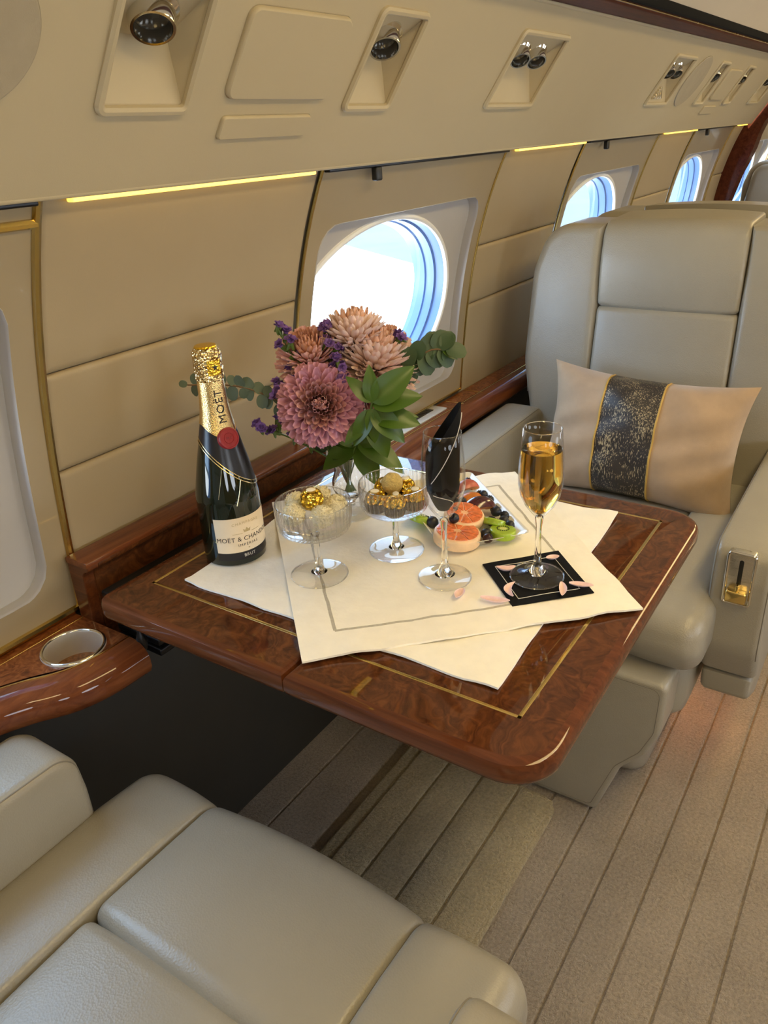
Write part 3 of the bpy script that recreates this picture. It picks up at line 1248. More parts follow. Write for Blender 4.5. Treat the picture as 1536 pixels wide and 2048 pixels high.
for nm, y0, y1, rad in (('wall_leaf', YS + .0006, Y1, [.0, .0, .012, .02]), ('aisle_leaf', Y0, YS - .0006, [.055, .055, 0, 0])):
    V, F, top, bot = leaf_tab(y0, y1, rad)
    o = obj(nm, V, F + [top, bot], 'wood_edge_y', tb, angle=35)
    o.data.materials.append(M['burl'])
    o.data.polygons[len(F)].material_index = 1
ix0, ix1, iy0, iy1 = .572 - ox, 1.066 - ox, .2466 - oy, .788 - oy
for a, b in (((ix0, iy0), (ix1, iy0)), ((ix1, iy0), (ix1, iy1)), ((ix1, iy1), (ix0, iy1)), ((ix0, iy1), (ix0, iy0))):
    hw = .0021
    obj('brass_inlay', *rbox(min(a[0], b[0]) - hw, max(a[0], b[0]) + hw, min(a[1], b[1]) - hw, max(a[1], b[1]) + hw, -.0004, .00025, .0001), 'brass', tb)
# under-table slide: tray, arms, spring, knob
obj('slide_tray', *rbox(X0 + .03 - ox, X1 - .03 - ox, .74 - oy, .825 - oy, -.050, -.034, .003), 'black_metal', tb)
for xx in (X0 + .05, X1 - .08):
    obj('slide_arm', *rbox(xx - ox, xx + .02 - ox, .60 - oy, .88 - oy, -.062, -.036, .003), 'black_metal', tb)
sp = []
for k in range(240):
    a = 2 * pi * k / 12
    sp.append((X0 + .065 - ox + .011 * math.cos(a), .735 - oy + .0006 * k, -.068 + .011 * math.sin(a)))
obj('spring', *tube(sp, .0016, 5), 'black_metal', tb)
obj('knob', *[q for q in (lambda VF: ([(v[0] + X0 + .028 - ox, v[1] + .785 - oy, v[2] - .072) for v in VF[0]], VF[1]))(revolve([(0, -.008), (.006, -.011), (.009, 0), (.005, .012), (.003, .02), (0, .02)], 20))], 'black_metal', tb)


# ================================================================== SEATS
def seat(label, x, y, rotz, lever=False, group='leather club seats'):
    t = thing('club_seat', label, 'seat', (x, y, 0), rotz, group)

    def part(nm, VF, mat='leather', par=None, lean=False):
        V, F = VF
        if lean:
            V = [(v[0] - .107 * (v[2] - .656), v[1], v[2]) for v in V]
        return obj(nm, V, F, mat, par or t, angle=50)
    # seat cushion: front and rear centre pads and two side bolsters
    pf = rpoly([(-.205, .345), (-.035, .350), (.000, .395), (-.012, .452), (-.205, .458)], [0, .03, .04, .05, .016], 10)
    part('seat_pad', loft(pf, -.1565, .1565, .008, 'y', 5, .010, 16))
    pr_ = rpoly([(-.65, .35), (-.208, .345), (-.208, .455), (-.65, .440)], [0, 0, .016, 0], 6)
    part('seat_pad', loft(pr_, -.1565, .1565, .008, 'y', 5, .008, 16))
    for s in (-1, 1):
        pf = rpoly([(-.65, .34), (-.030, .345), (.000, .395), (-.014, .453), (-.10, .460), (-.65, .454)], [0, .036, .040, .050, .045, 0], 10)
        a, b = (.1575, .288) if s > 0 else (-.288, -.1575)
        part('side_bolster', loft(pf, a, b, (.008, .034) if s > 0 else (.034, .008), 'y', 8, .004, 8))
    # backrest
    xf = -.648
    part('head_pad', loft(rpoly([(xf - .15, .8258), (xf + .002, .8258), (xf + .013, .92), (xf + .004, 1.010), (xf - .15, 1.016)], [0, .012, .25, .035, 0], 8), -.1555, .1555, .009, 'y', 5, .006, 14), lean=True)
    part('back_pad', loft(rpoly([(xf - .14, .42), (xf - .004, .42), (xf + .012, .62), (xf + .002, .8250), (xf - .14, .8250)], [0, .02, .5, .014, 0], 10), -.1555, .1555, .009, 'y', 5, .006, 14), lean=True)
    for s in (-1, 1):
        pts = [(.156, .42), (.285, .42), (.305, .56), (.330, .68), (.322, .90), (.285, 1.004), (.156, 1.004)]
        pts = rpoly([(s * p, q) for p, q in pts], [0, .04, .1, .2, .12, .09, 0], 8)
        part('back_bolster', loft(pts, xf - .165, xf + .010, .022, 'x', 8), lean=True)
        sm = [(s * .318, .60), (s * .326, .70), (s * .316, .90), (s * .283, .985), (s * .235, 1.0)]
        part('seam', tube([(xf + .0 - .107 * (q - .656) - .012, p, q) for p, q in sm], .0012, 6), 'seam')
    part('back_shell', loft(rpoly([(-.30, .30), (.30, .30), (.315, .75), (.27, .99), (-.27, .99), (-.315, .75)], .06, 6), xf - .20, xf - .13, .03, 'x', 6), lean=True)
    # arms
    for s in (-1, 1):
        pf = rpoly([(-.66, .29), (-.145, .285), (-.110, .36), (-.110, .50), (-.116, .566), (-.62, .572), (-.66, .56)], [.016, .02, .1, .1, .036, .02, .02], 10)
        a, b = (.268, .366) if s > 0 else (-.366, -.268)
        arm = part('armrest', loft(pf, a, b, .014, 'y', 6))
        PP, NN = normals2(pf)
        for yy in (a + .0045, b - .0045):
            sm = [(p[0] - nn.x * .0037, yy, p[1] - nn.y * .0037) for p, nn in zip(PP, NN) if p[1] > .34 and p[0] > -.64]
            sm.sort(key=lambda q: q[0] - q[2] * 3 if q[0] > -.2 else q[0] - 3)
            part('seam', tube(sm, .0010, 6), 'seam', arm)
        lo = rpoly([(-.58, .19), (-.24, .185), (-.15, .235), (-.142, .284), (-.64, .288)], [.03, .05, .02, 0, 0], 6)
        part('arm_shroud', loft(lo, a + .004, b - .006, .012, 'y', 4))
        if lever and s == lever:
            cy, cz, xx = (a + b) / 2 - s * .002, .508, -.112
            fr = part('lever_plate', rbox(xx - .012, xx + .005, cy - .0225, cy + .0225, cz - .050, cz + .050, .003, 'x', .005), 'steel', arm)
            part('lever_frame', tube([(xx + .006, cy + p, cz + q) for p, q in rpoly([(-.021, -.048), (.021, -.048), (.021, .048), (-.021, .048)], .005, 4)], .0028, 8, closed=True), 'chrome', arm)
            part('lever_slot', rbox(xx + .003, xx + .0056, cy - .0035, cy + .0035, cz - .012, cz + .036, .0005, 'x', .003), 'black', arm)
            part('lever_handle', rbox(xx + .003, xx + .020, cy - .0165, cy + .0165, cz - .040, cz - .019, .003, 'x', .003), 'brass', arm)
            part('lever_handle', rbox(xx + .003, xx + .016, cy - .0022, cy + .0022, cz - .034, cz - .008, .001, 'x', .001), 'brass', arm)
    # base
    part('leg_rest', loft(rpoly([(-.215, .004), (.147, .004), (.186, .13), (.227, .181), (.248, .236), (.252, .345), (-.252, .345), (-.248, .20)], [.01, .012, .05, .05, .05, .015, .015, .08], 8), -.07, .028, .010, 'x', 5))
    sm = rpoly([(-.20, .016), (.137, .016), (.176, .134), (.217, .186), (.238, .24), (.241, .334), (-.241, .334), (-.238, .20)], [.01, .012, .05, .05, .05, .015, .015, .08], 6)
    part('seam', tube([(.0275, p, q) for p, q in sm], .0010, 6, closed=True), 'seam')
    part('pedestal', rbox(-.52, -.10, -.20, .20, .003, .20, .02, 'z', .04))
    part('seat_pan', rbox(-.62, -.07, -.262, .262, .20, .345, .02, 'z', .04))
    return t


YC = .467
seat('grey leather club seat facing the table with a tan cushion on it', 1.148, YC, pi, lever=1)
seat('near grey leather club seat at the bottom left, its cushion empty', .490, YC, 0)
seat('grey leather seat back to back with the seat facing the table', 2.955, YC, 0)
seat('pale leather seat seen beyond the dark bulkhead', 5.22, .50, 0)

# floor lamp under the facing seat
fl = thing('floor_lamp_strip', 'small orange courtesy lamp under the facing seat', 'lamp', (1.50, .255, .178))
obj('lamp_body', *rbox(-.05, .08, -.012, .012, .0, .02, .003), 'black', fl)
obj('lamp_strip', *rbox(-.04, .07, -.008, .008, -.003, .001, .001), 'floor_led', fl)


# ================================================================== CUSHION
def pillow():
    t = thing('throw_pillow', 'tan velvet cushion with dark brocade band and gold piping on the seat', 'cushion', (1.648, .447, .440))
    W, H, D = .222, .148, .070
    ux = Vector((0, -.9996, -.028))              # image left -> right
    uz = Vector((.33, 0, .944)).normalized()
    un = Vector((-.944, 0, .33)).normalized()
    c = Vector((0, 0, .136))

    def pt(u, v, side):
        e = 1 - .13 * (1 - abs(u) ** 2.2) * abs(v) ** 3
        f = 1 - .095 * (1 - abs(v) ** 2.2) * abs(u) ** 3
        th = max(0, (1 - abs(u) ** 2.6)) ** .55 * max(0, (1 - abs(v) ** 2.6)) ** .55
        wr = .006 * math.sin(9 * u + 5 * v) * (1 - abs(u)) * abs(v) + .006 * math.sin(13 * v - 7 * u) * abs(u) * (1 - abs(v))
        return c + ux * (u * W * f) + uz * (v * H * e) + un * (side * (D * th + .0015) + wr * th * 2)

    def panel(u0, u1, n, mat, nm):
        us, vs = lin(u0, u1, n), lin(-1, 1, 22)
        mb = MB()
        for side in (1, -1):
            mb.add(grid(lambda u, v: pt(u, v, side), us, vs))
        o = mb.build(nm, mat, t, angle=80)
        return o
    panel(-1, -.36, 14, 'velvet', 'side_panel')
    panel(-.36, .20, 14, 'brocade', 'centre_band')
    panel(.20, 1, 16, 'velvet', 'side_panel')
    for u in (-.36, .20):
        P = [pt(u, v, 1) + un * .0012 for v in lin(-1, 1, 30)] + [pt(u, v, -1) - un * .0012 for v in lin(1, -1, 30)]
        obj('piping', *tube(P, .0022, 6, closed=True), 'piping', t)


pillow()


# ================================================================== TABLE LINEN
def placemat(label, A, B, C_, D_, z, mat, hem=True, seed=1, thread=.046):
    """A,B,C,D corners on the table in order"""
    A, B, C_, D_ = [Vector((*p, 0)) for p in (A, B, C_, D_)]
    ctr = (A + B + C_ + D_) / 4
    t = thing('placemat', label, 'placemat', (ctr.x, ctr.y, z), 0, 'placemats on the table')
    rnd = random.Random(seed)
    ph = [rnd.uniform(0, 6) for _ in range(6)]

    def base(u, v):
        p = (A * (1 - u) * (1 - v) + B * u * (1 - v) + C_ * u * v + D_ * (1 - u) * v) - ctr
        d = min(u, 1 - u, v, 1 - v)
        w = .0018 * (math.sin(26 * u + ph[0]) * math.exp(-min(v, 1 - v) * 14) + math.sin(24 * v + ph[1]) * math.exp(-min(u, 1 - u) * 14))
        e = .0012 * (math.sin(31 * u + ph[2]) * math.exp(-min(v, 1 - v) * 30))
        dirn = (C_ - B).normalized()
        p = p + dirn * e
        z_ = .0016 + max(0, w) * 1.3 + .0004 * math.sin(11 * u + 7 * v + ph[3])
        return p, z_

    def top(u, v):
        p, z_ = base(u, v)
        d = min(u, 1 - u, v, 1 - v)
        hemz = .0007 if d < .085 else 0
        return (p.x, p.y, z_ + hemz + .0006)

    def bot(u, v):
        p, z_ = base(u, v)
        return (p.x, p.y, max(.0002, z_ - .0014))
    us = sorted(set(lin(0, 1, 36) + [.083, .0845, .9155, .917]))
    n = len(us)
    V1, F1 = grid(top, us, us)
    V2, F2 = grid(bot, us, us)
    off = len(V1)
    F = F1 + [tuple(i + off for i in f) for f in F2]
    loop = [i * n for i in range(n)] + [(n - 1) * n + j for j in range(1, n)] + [i * n + n - 1 for i in range(n - 2, -1, -1)] + list(range(n - 2, 0, -1))
    for a, b in zip(loop, loop[1:] + loop[:1]):
        F.append((a, b, b + off, a + off))
    obj('cloth', V1 + V2, F, mat, t, angle=60)
    if hem:
        e = thread / .42
        for (a, b) in (((e, e), (1 - e, e)), ((1 - e, e), (1 - e, 1 - e)), ((1 - e, 1 - e), (e, 1 - e)), ((e, 1 - e), (e, e))):
            P = []
            for k in range(31):
                s = k / 30
                u, v = a[0] + (b[0] - a[0]) * s, a[1] + (b[1] - a[1]) * s
                q = Vector(top(u, v))
                q.z += .0002
                q += Vector((.0007 * math.sin(k * 1.3), .0007 * math.cos(k * 1.7), 0))
                P.append(q)
            V, F = [], []
            for k, q in enumerate(P):
                d = (P[min(k + 1, 30)] - P[max(k - 1, 0)]).normalized()
                s_ = Vector((-d.y, d.x, 0)) * .0021
                V += [tuple(q + s_), tuple(q - s_)]
            F = [(2 * k, 2 * k + 1, 2 * k + 3, 2 * k + 2) for k in range(30)]
            obj('hem_stitching', V, F, 'silver_thread', t, smooth=False)
    return t


Z1 = T + .0004
placemat('white placemat lying underneath, its corner by the bottle', (.593, .750), (.596, .283), (1.054, .3075), (1.051, .775), Z1, 'mat_cloth2', False, 3)
Z2 = T + .0042
placemat('cream placemat with silver stitched border lying on top', (.528, .492), (.8165, .198), (1.126, .509), (.836, .803), Z2, 'mat_cloth', True, 5)
ZC = Z2 + .0034       # cloth surface for things standing on the top placemat

# black cocktail napkin
t = thing('cocktail_napkin', 'square black cocktail napkin with white stitching under the full flute', 'napkin', (.818, .336, ZC))
q = [Vector(p) for p in ((.815 - .818, .412 - .336), (.897 - .818, .338 - .336), (.818 - .818, .259 - .336), (.742 - .818, .334 - .336))]


def napf(u, v, z):
    p = q[0] * (1 - u) * (1 - v) + q[1] * u * (1 - v) + q[2] * u * v + q[3] * (1 - u) * v
    return (p.x, p.y, z + .0004 * math.sin(9 * u + 4 * v))


us = lin(0, 1, 12)
V1, F1 = grid(lambda u, v: napf(u, v, .0016), us, us)
V2, F2 = grid(lambda u, v: napf(u, v, .0002), us, us)
n = len(us)
off = len(V1)
loop = [i * n for i in range(n)] + [(n - 1) * n + j for j in range(1, n)] + [i * n + n - 1 for i in range(n - 2, -1, -1)] + list(range(n - 2, 0, -1))
obj('cloth', V1 + V2, F1 + [tuple(i + off for i in f) for f in F2] + [(a, b, b + off, a + off) for a, b in zip(loop, loop[1:] + loop[:1])], 'black_cloth', t, angle=60)
cc = [(.12, .12), (.88, .12), (.88, .88), (.12, .88)]
for a, b in zip(cc, cc[1:] + cc[:1]):
    obj('white_stitch', *tube([napf(a[0] + (b[0] - a[0]) * s, a[1] + (b[1] - a[1]) * s, .0018) for s in lin(0, 1, 8)], .00045, 5), 'white_thread', t)
ZN = ZC + .0024

# ================================================================== GLASSES
FLP = [(0, .0), (.0335, .0), (.0347, .0008), (.0345, .0018), (.028, .0034), (.016, .0056), (.0085, .011), (.0052, .020), (.0040, .034), (.0036, .055), (.0038, .072), (.0052, .084),
       (.0105, .0925), (.0185, .103), (.0247, .117), (.0274, .131), (.0278, .142), (.0268, .165), (.0250, .185), (.0232, .2025), (.0228, .2030),
       (.0224, .2026), (.0241, .185), (.0258, .165), (.0268, .142), (.0264, .131), (.0237, .1175), (.0175, .1040), (.0095, .0945), (.0045, .0905), (0, .0895)]


def flute(label, x, y, z):
    t = thing('champagne_flute', label, 'glass', (x, y, z), 0, 'champagne flutes')
    obj('foot', *revolve(FLP[:7] + [(.0, .0108)], 64), 'thin_glass', t, angle=60)
    obj('foot_rim', *tube([(.0342 * math.cos(2 * pi * k / 64), .0342 * math.sin(2 * pi * k / 64), .0011) for k in range(64)], .0009, 8, closed=True), 'glass', t)
    obj('rim', *tube([(.0228 * math.cos(2 * pi * k / 64), .0228 * math.sin(2 * pi * k / 64), .2028) for k in range(64)], .0006, 8, closed=True), 'glass', t)
    obj('stem', *revolve([(0, .0065), (.0135, .0066), (.0085, .011)] + FLP[7:12] + [(.0050, .0860), (0, .0888)], 40), 'glass', t, angle=60)
    obj('bowl', *revolve([(0, .0882), (.0052, .0862)] + FLP[12:], 64), 'thin_glass', t, angle=60)
    return t


f1 = flute('champagne flute filled with golden wine on the black napkin', .8197, .3360, ZN)
lp = [(0, .0899), (.0043, .0909), (.0092, .0949), (.0171, .1043), (.0233, .1178), (.0260, .1311), (.0264, .142), (.0254, .165), (.0246, .1745), (.0243, .1768), (.0235, .1757), (0, .1755)]
obj('champagne', *revolve(lp, 64), 'champagne', f1, angle=60)
f2 = flute('empty champagne flute holding a rolled black napkin', .7626, .4402, ZC)

# rolled napkin standing in the empty flute
rn = thing('rolled_napkin', 'black napkin rolled into a cone inside the empty flute', 'napkin', (.7626, .4402, ZC + .1005))
az = math.atan2(-.8331, .5509)      # toward image right


def rollpt(a, s, dr):
    # a: angle along the roll, s: 0 bottom .. 1 top
    th = a - az
    hi = .106 + .032 * math.cos(a - az)
    zt = s * hi
    zz = .1005 + zt
    r = .0085 + .0135 * min(1, zt / .030) ** .8 - .0012 * max(0, (zt - .06) / .08)
    r -= .0016 * a / (2 * pi) - dr
    off = Vector((math.cos(az), math.sin(az), 0)) * (.0035 * max(0, (zt - .055) / .09) ** 1.3)
    return (r * math.cos(a) + off.x, r * math.sin(a) + off.y, zt)


aa = lin(-.3, 2 * pi + .35, 70)
V1, F1 = grid(lambda a, s: rollpt(a, s, 0), aa, lin(0, 1, 16))
V2, F2 = grid(lambda a, s: rollpt(a, s, -.0008), aa, lin(0, 1, 16))
off = len(V1)
n = 17
loop = [i * n for i in range(71)] + [70 * n + j for j in range(1, n)] + [i * n + n - 1 for i in range(69, -1, -1)] + list(range(n - 2, 0, -1))
obj('cloth', V1 + V2, F1 + [tuple(i + off for i in f) for f in F2] + [(a, b, b + off, a + off) for a, b in zip(loop, loop[1:] + loop[:1])], 'black_cloth', rn, angle=60)
sl = []
for k in range(40):
    s = k / 39
    a = az + 2 * pi - 2.35 + 2.2 * s
    p = Vector(rollpt(a, .50 + .42 * s, .0011))
    sl.append(p)
obj('white_stitch', *tube(sl, .0005, 5), 'white_thread', rn)
sl = [Vector(rollpt(az + 2 * pi - 2.3 + 2.2 * s, .30 - .28 * s, .0006)) for s in lin(0, 1, 24)]
obj('white_stitch', *tube(sl, .0004, 5), 'white_thread', rn)


def coupe(label, x, y, z, h, R):
    t = thing('coupe_glass', label, 'glass', (x, y, z), 0, 'ribbed coupe glasses')
    b = h - .046
    foot = [(0, 0), (.0375, 0), (.0387, .0009), (.0384, .0019), (.028, .0030), (.012, .0046), (.0072, .0085), (.0068, .011), (.0046, .016), (.0041, .03), (.0041, b - .006), (.006, b - .001)]
    bowl = [(.018, b + .0012), (R * .80, b + .0045), (R * .93, b + .009), (R * .98, b + .016), (R, h - .004), (R * .998, h), (R * .985, h + .0006)]
    inn = [(R * .968, h - .0004), (R * .950, b + .017), (R * .90, b + .0115), (R * .77, b + .0075), (.017, b + .0045), (0, b + .004)]

    def mod(r, z_, a):
        if r > R * .90 and b + .006 < z_ < h - .0006:
            k = min(1, (z_ - b - .006) / .006)
            return r + .0012 * k * math.cos(40 * a)
        return r
    obj('foot', *revolve(foot[:6] + [(0, .0048)], 64), 'thin_glass', t, angle=60)
    obj('foot_rim', *tube([(.0381 * math.cos(2 * pi * k / 64), .0381 * math.sin(2 * pi * k / 64), .0011) for k in range(64)], .0009, 8, closed=True), 'glass', t)
    obj('rim', *tube([(R * .988 * math.cos(2 * pi * k / 64), R * .988 * math.sin(2 * pi * k / 64), h) for k in range(64)], .0007, 8, closed=True), 'glass', t)
    obj('stem', *revolve([(0, .005), (.0110, .0052), (.0072, .0085)] + foot[7:] + [(.004, b + .0006), (0, b + .0008)], 40), 'glass', t, angle=60)
    obj('bowl', *revolve([(0, b + .0012)] + bowl + inn, 352, mod), 'ribbed_glass', t, angle=60)
    return t, b + .0045


COUPE1 = (.690, .592)
COUPE2 = (.797, .5375)
_, cb1 = coupe('ribbed coupe glass holding white coconut truffles, nearest the bottle', *COUPE1, ZC, .1085, .0490)
_, cb2 = coupe('ribbed coupe glass filled with gold wrapped chocolates', *COUPE2, ZC, .1045, .0475)


# ================================================================== SWEETS
def rough_ball(r, amp, seed, n=26, m=18, fr=3.0):
    rd = random.Random(seed)
    K = [(Vector((rd.uniform(-1, 1), rd.uniform(-1, 1), rd.uniform(-1, 1))).normalized() * rd.uniform(fr, fr * 3.2), rd.uniform(0, 6)) for _ in range(9)]

    def fn(v):
        d = v.normalized()
        return v * (1 + amp * sum(math.sin(k.dot(d) + p) for k, p in K) / 4)
    return uvsphere(r, n, m, fn)


def gold_choc(label, x, y, z, seed, cup=True, group='gold wrapped chocolates in the coupe'):
    t = thing('wrapped_chocolate', label, 'chocolate', (x, y, z), 0, group)
    r = .0152
    V, F = rough_ball(r, .035, seed, 28, 20, 5)
    obj('gold_foil', [(v[0], v[1], v[2] + r + .001) for v in V], F, 'choc_foil', t, angle=25)
    if cup:
        def mod(rr, zz, a):
            return rr + .0007 * math.cos(26 * a)
        obj('paper_cup', *revolve([(0, .0), (.0122, .0), (.0165, .0145), (.0160, .0145), (.0118, .0006), (0, .0006)], 104, mod), 'paper_cup', t, angle=60)
    rd = random.Random(seed + 50)
    dv = Vector((rd.uniform(-.5, .1), rd.uniform(-.4, .1), 1)).normalized()
    mw = Matrix.Translation((0, 0, r + .001)) @ dv.to_track_quat('Z', 'Y').to_matrix().to_4x4() @ Matrix.Translation((0, 0, r * .985))
    V, F = revolve([(0, .0014), (.0045, .0011), (.0052, .0006), (.0052, -.001), (0, -.001)], 24)
    obj('sticker', [tuple(mw @ Vector((v[0] * 1.15, v[1] * .75, v[2]))) for v in V], F, 'sticker', t)
    obj('sticker_ring', *tube([mw @ Vector((.0065 * math.cos(2 * pi * k / 24), .0045 * math.sin(2 * pi * k / 24), .0002)) for k in range(24)], .0005, 5, closed=True), 'brass', t)
    return t


def coco(label, x, y, z, seed, mat='coconut', r=.0148, group='coconut truffles in the coupe'):
    t = thing('coconut_truffle', label, 'truffle', (x, y, z), 0, group)
    V, F = rough_ball(r * .95, .05, seed, 26, 18, 6)
    obj('truffle_core', [(v[0], v[1], v[2] + r) for v in V], F, mat, t, angle=60)
    if mat == 'coconut':
        rd = random.Random(seed)
        mb = MB()
        for k in range(150):
            d = Vector((rd.gauss(0, 1), rd.gauss(0, 1), rd.gauss(0, 1))).normalized()
            q = d.to_track_quat('Z', 'Y').to_matrix().to_4x4() @ Euler((rd.uniform(-.9, .9), rd.uniform(-.9, .9), rd.uniform(0, 6))).to_matrix().to_4x4()
            mw = Matrix.Translation(Vector((0, 0, r)) + d * r * .97) @ q
            L, w = rd.uniform(.0014, .0032), .0009
            mb.add(([(-L, -w, 0), (L, -w, .0004), (L, w, 0), (-L, w, .0004), (0, 0, .0011)], [(0, 1, 4), (1, 2, 4), (2, 3, 4), (3, 0, 4), (0, 3, 2, 1)]), mw)
        o = mb.build('coconut_flakes', mat, t, smooth=False)
        o['kind'] = 'stuff'
    return t


def ring(offs, rad):
    return [tuple(Vector(p).normalized() * rad) for p in offs]


c1 = ring([(.003, .035), (-.033, .011), (.029, .010), (.02, -.023), (-.017, -.032)], .0295)
zb = ZC + cb1 + .021
lab = ['white coconut truffle at the back left of its coupe', 'white coconut truffle at the left front of its coupe', 'white coconut truffle at the back of its coupe',
       'white coconut truffle at the right of its coupe', 'white coconut truffle at the front right of its coupe']
for k, (dx, dy) in enumerate(c1):
    coco(lab[k], COUPE1[0] + dx, COUPE1[1] + dy, zb - .004 + (.002 if k == 2 else 0), 11 + k)
gold_choc('single gold wrapped chocolate among the white truffles', COUPE1[0] - .003, COUPE1[1] - .002, zb + .009, 31, False)
c2 = ring([(.019, .034), (-.03, .017), (-.034, -.023), (.007, -.029), (.037, 0)], .0278)
lab = ['gold wrapped chocolate at the back left of its coupe', 'gold wrapped chocolate at the left front of its coupe', 'gold wrapped chocolate at the front of its coupe',
       'gold wrapped chocolate at the right of its coupe', 'gold wrapped chocolate at the back right of its coupe']
zb2 = ZC + cb2 + .0045
for k, (dx, dy) in enumerate(c2):
    gold_choc(lab[k], COUPE2[0] + dx, COUPE2[1] + dy, zb2 + .001, 41 + k)
coco('bare beige chocolate truffle in the middle of the gold ones', COUPE2[0] + .003, COUPE2[1] + .004, zb2 + .017, 77, 'hazel', .0155, 'gold wrapped chocolates in the coupe')

# ================================================================== BOTTLE
BX, BY = .687, .742
BA = math.radians(252)
bt = thing('champagne_bottle', 'dark green champagne bottle with gold foil neck and red seal', 'bottle', (BX, BY, Z1 + .003))
BP = [(0, .004), (.034, .002), (.0385, 0), (.0425, .003), (.0435, .010), (.0435, .085), (.0428, .100), (.0410, .112), (.0375, .130), (.0333, .150), (.0278, .173), (.0225, .196), (.0192, .214), (.0176, .232), (.0168, .255), (.0165, .262)]


def br(z):
    for (r0, z0), (r1, z1) in zip(BP[2:], BP[3:]):
        if z0 <= z <= z1:
            return r0 + (r1 - r0) * (z - z0) / (z1 - z0)
    return BP[-1][0]


sm = [BP[0], BP[1]] + [(p.x, p.z) for p in spline([(r, 0, z) for r, z in BP[2:]], 4)] + [(0, .265)]
obj('bottle_glass', *revolve(sm, 72), 'bottle_glass', bt, angle=50)


def bwrap(a, z, d=0):
    r = br(z) + d
    return (r * math.cos(a), r * math.sin(a), z)


# gold neck foil: its lower edge dips to a point at the seal
def foil_low(a):
    q = math.cos(a - BA - .05)
    return .200 - .018 * max(0, q) ** 1.5


AN = lin(0, 2 * pi, 72)
obj('neck_foil', *grid(lambda a, s: bwrap(a, foil_low(a) + (.262 - foil_low(a)) * s, .0006), AN, lin(0, 1, 14)), 'gold_foil', bt, angle=60)


def band_low(a):     # crossing collar: slanting line round the shoulder
    return .146 - .034 * math.sin(a - (BA - .42)) if math.cos(a - (BA - .42)) > -2 else .146


obj('collar', *grid(lambda a, s: bwrap(a, band_low(a) + (foil_low(a) - band_low(a)) * s, .0004), AN, lin(0, 1, 10)), 'collar', bt, angle=60)
for dz in (0, -.0045):
    obj('gold_line', *tube([bwrap(a, band_low(a) + dz, .0006) for a in AN[:-1]], .00055, 6, closed=True), 'gold_line', bt)
obj('gold_line', *tube([bwrap(a, foil_low(a), .0007) for a in AN[:-1]], .0004, 6, closed=True), 'gold_line', bt)
a0 = BA + .10
obj('gold_line', *tube([bwrap(a0 - .30 * s, band_low(a0) - .004 - .034 * s, .0005) for s in lin(0, 1, 10)], .0007, 6), 'gold_line', bt)
obj('gold_line', *tube([bwrap(a0 - .62 - .22 * s, band_low(a0 - .62) - .006 - .04 * s, .0004) for s in lin(0, 1, 10)], .00025, 6), 'gold_line', bt)
# crumpled foil cap
rd = random.Random(4)


def capmod(r, z, a):
    return r * (1 + .022 * math.sin(9 * a + 40 * z * 10) + .02 * math.sin(17 * a - 300 * z)) if r > .008 else r


obj('foil_cap', *revolve([(.0172, .256), (.0186, .259), (.0180, .266), (.0188, .272), (.0178, .279), (.0186, .287), (.0178, .293), (.0150, .2985), (.008, .3005), (0, .3005)], 64, capmod), 'gold_cap', bt, angle=30)
obj('cap_disc', *revolve([(.0150, .2990), (.0135, .3012), (.006, .3018), (0, .3018)], 40), 'gold_yellow', bt)
cpv, cpf = grid(lambda a, z: (.0201 * math.cos(a), .0201 * math.sin(a), z), lin(BA - .5, BA + .42, 10), lin(.2655, .2845, 4))
obj('cap_band', cpv, cpf, 'gold_yellow', bt)
# star
st = []
for k in range(10):
    r = .0046 if k % 2 == 0 else .0019
    a = pi / 2 + 2 * pi * k / 10
    st.append((r * math.cos(a), r * math.sin(a)))
V = [((.0205) * math.cos(BA + x / .0205), .0205 * math.sin(BA + x / .0205), .2755 + y) for x, y in [(0, 0)] + st]
obj('star', V, [(0, 1 + k, 1 + (k + 1) % 10) for k in range(10)], 'ink', bt, smooth=False)
# label
LA, LB, LZ0, LZ1 = BA - 1.03, BA + 1.03, .0215, .0735
obj('label_paper', *grid(lambda a, z: (.0440 * math.cos(a), .0440 * math.sin(a), z), lin(LA, LB, 40), [LZ0, LZ1]), 'label', bt, angle=60)
obj('foot_strip', *grid(lambda a, z: (.0438 * math.cos(a), .0438 * math.sin(a), z), lin(LA, LB, 40), [.0095, LZ0]), 'collar', bt, angle=60)


def wrap_text(body, size, z, mat, nm, sp=1.0, r=.0443, arc=0, a_off=0):
    V, F = text_mesh(body, size, sp)
    W = [(r * math.cos(BA + a_off + x / r), r * math.sin(BA + a_off + x / r), z + y - arc * x * x) for x, y, _ in V]
    obj(nm, W, F, mat, bt, smooth=False, recalc=False)


wrap_text('CHAMPAGNE', .0055, .0650, 'ink_gold', 'label_text', 1.35, arc=4)
wrap_text('MOËT & CHANDON', .0094, .0410, 'ink', 'label_text', 1.06)
wrap_text('IMPÉRIAL', .0056, .0320, 'ink', 'label_text', 1.4)
wrap_text('BRUT', .0066, .0155, 'ink_white', 'label_text', 1.1, r=.0441)
# little crown emblem, gold
cr = [(-.0045, 0), (.0045, 0), (.0058, .0052), (.0026, .0032), (0, .0068), (-.0026, .0032), (-.0058, .0052)]
V = [(.0443 * math.cos(BA + x / .0443), .0443 * math.sin(BA + x / .0443), .0505 + y) for x, y in cr]
obj('label_crown', V, [(0, 1, 5), (1, 3, 5), (1, 2, 3), (0, 5, 6), (3, 4, 5)], 'ink_gold', bt, smooth=False)
for sx in (-1, 1):
    obj('label_rule', *tube([(.0442 * math.cos(BA + sx * q), .0442 * math.sin(BA + sx * q), .0495) for q in lin(.16, .48, 6)], .00025, 5), 'ink_gold', bt)
obj('label_dot', *tube([(.0442 * math.cos(BA + q), .0442 * math.sin(BA + q), .0262) for q in lin(-.02, .02, 4)], .0008, 5), 'ink_gold', bt)
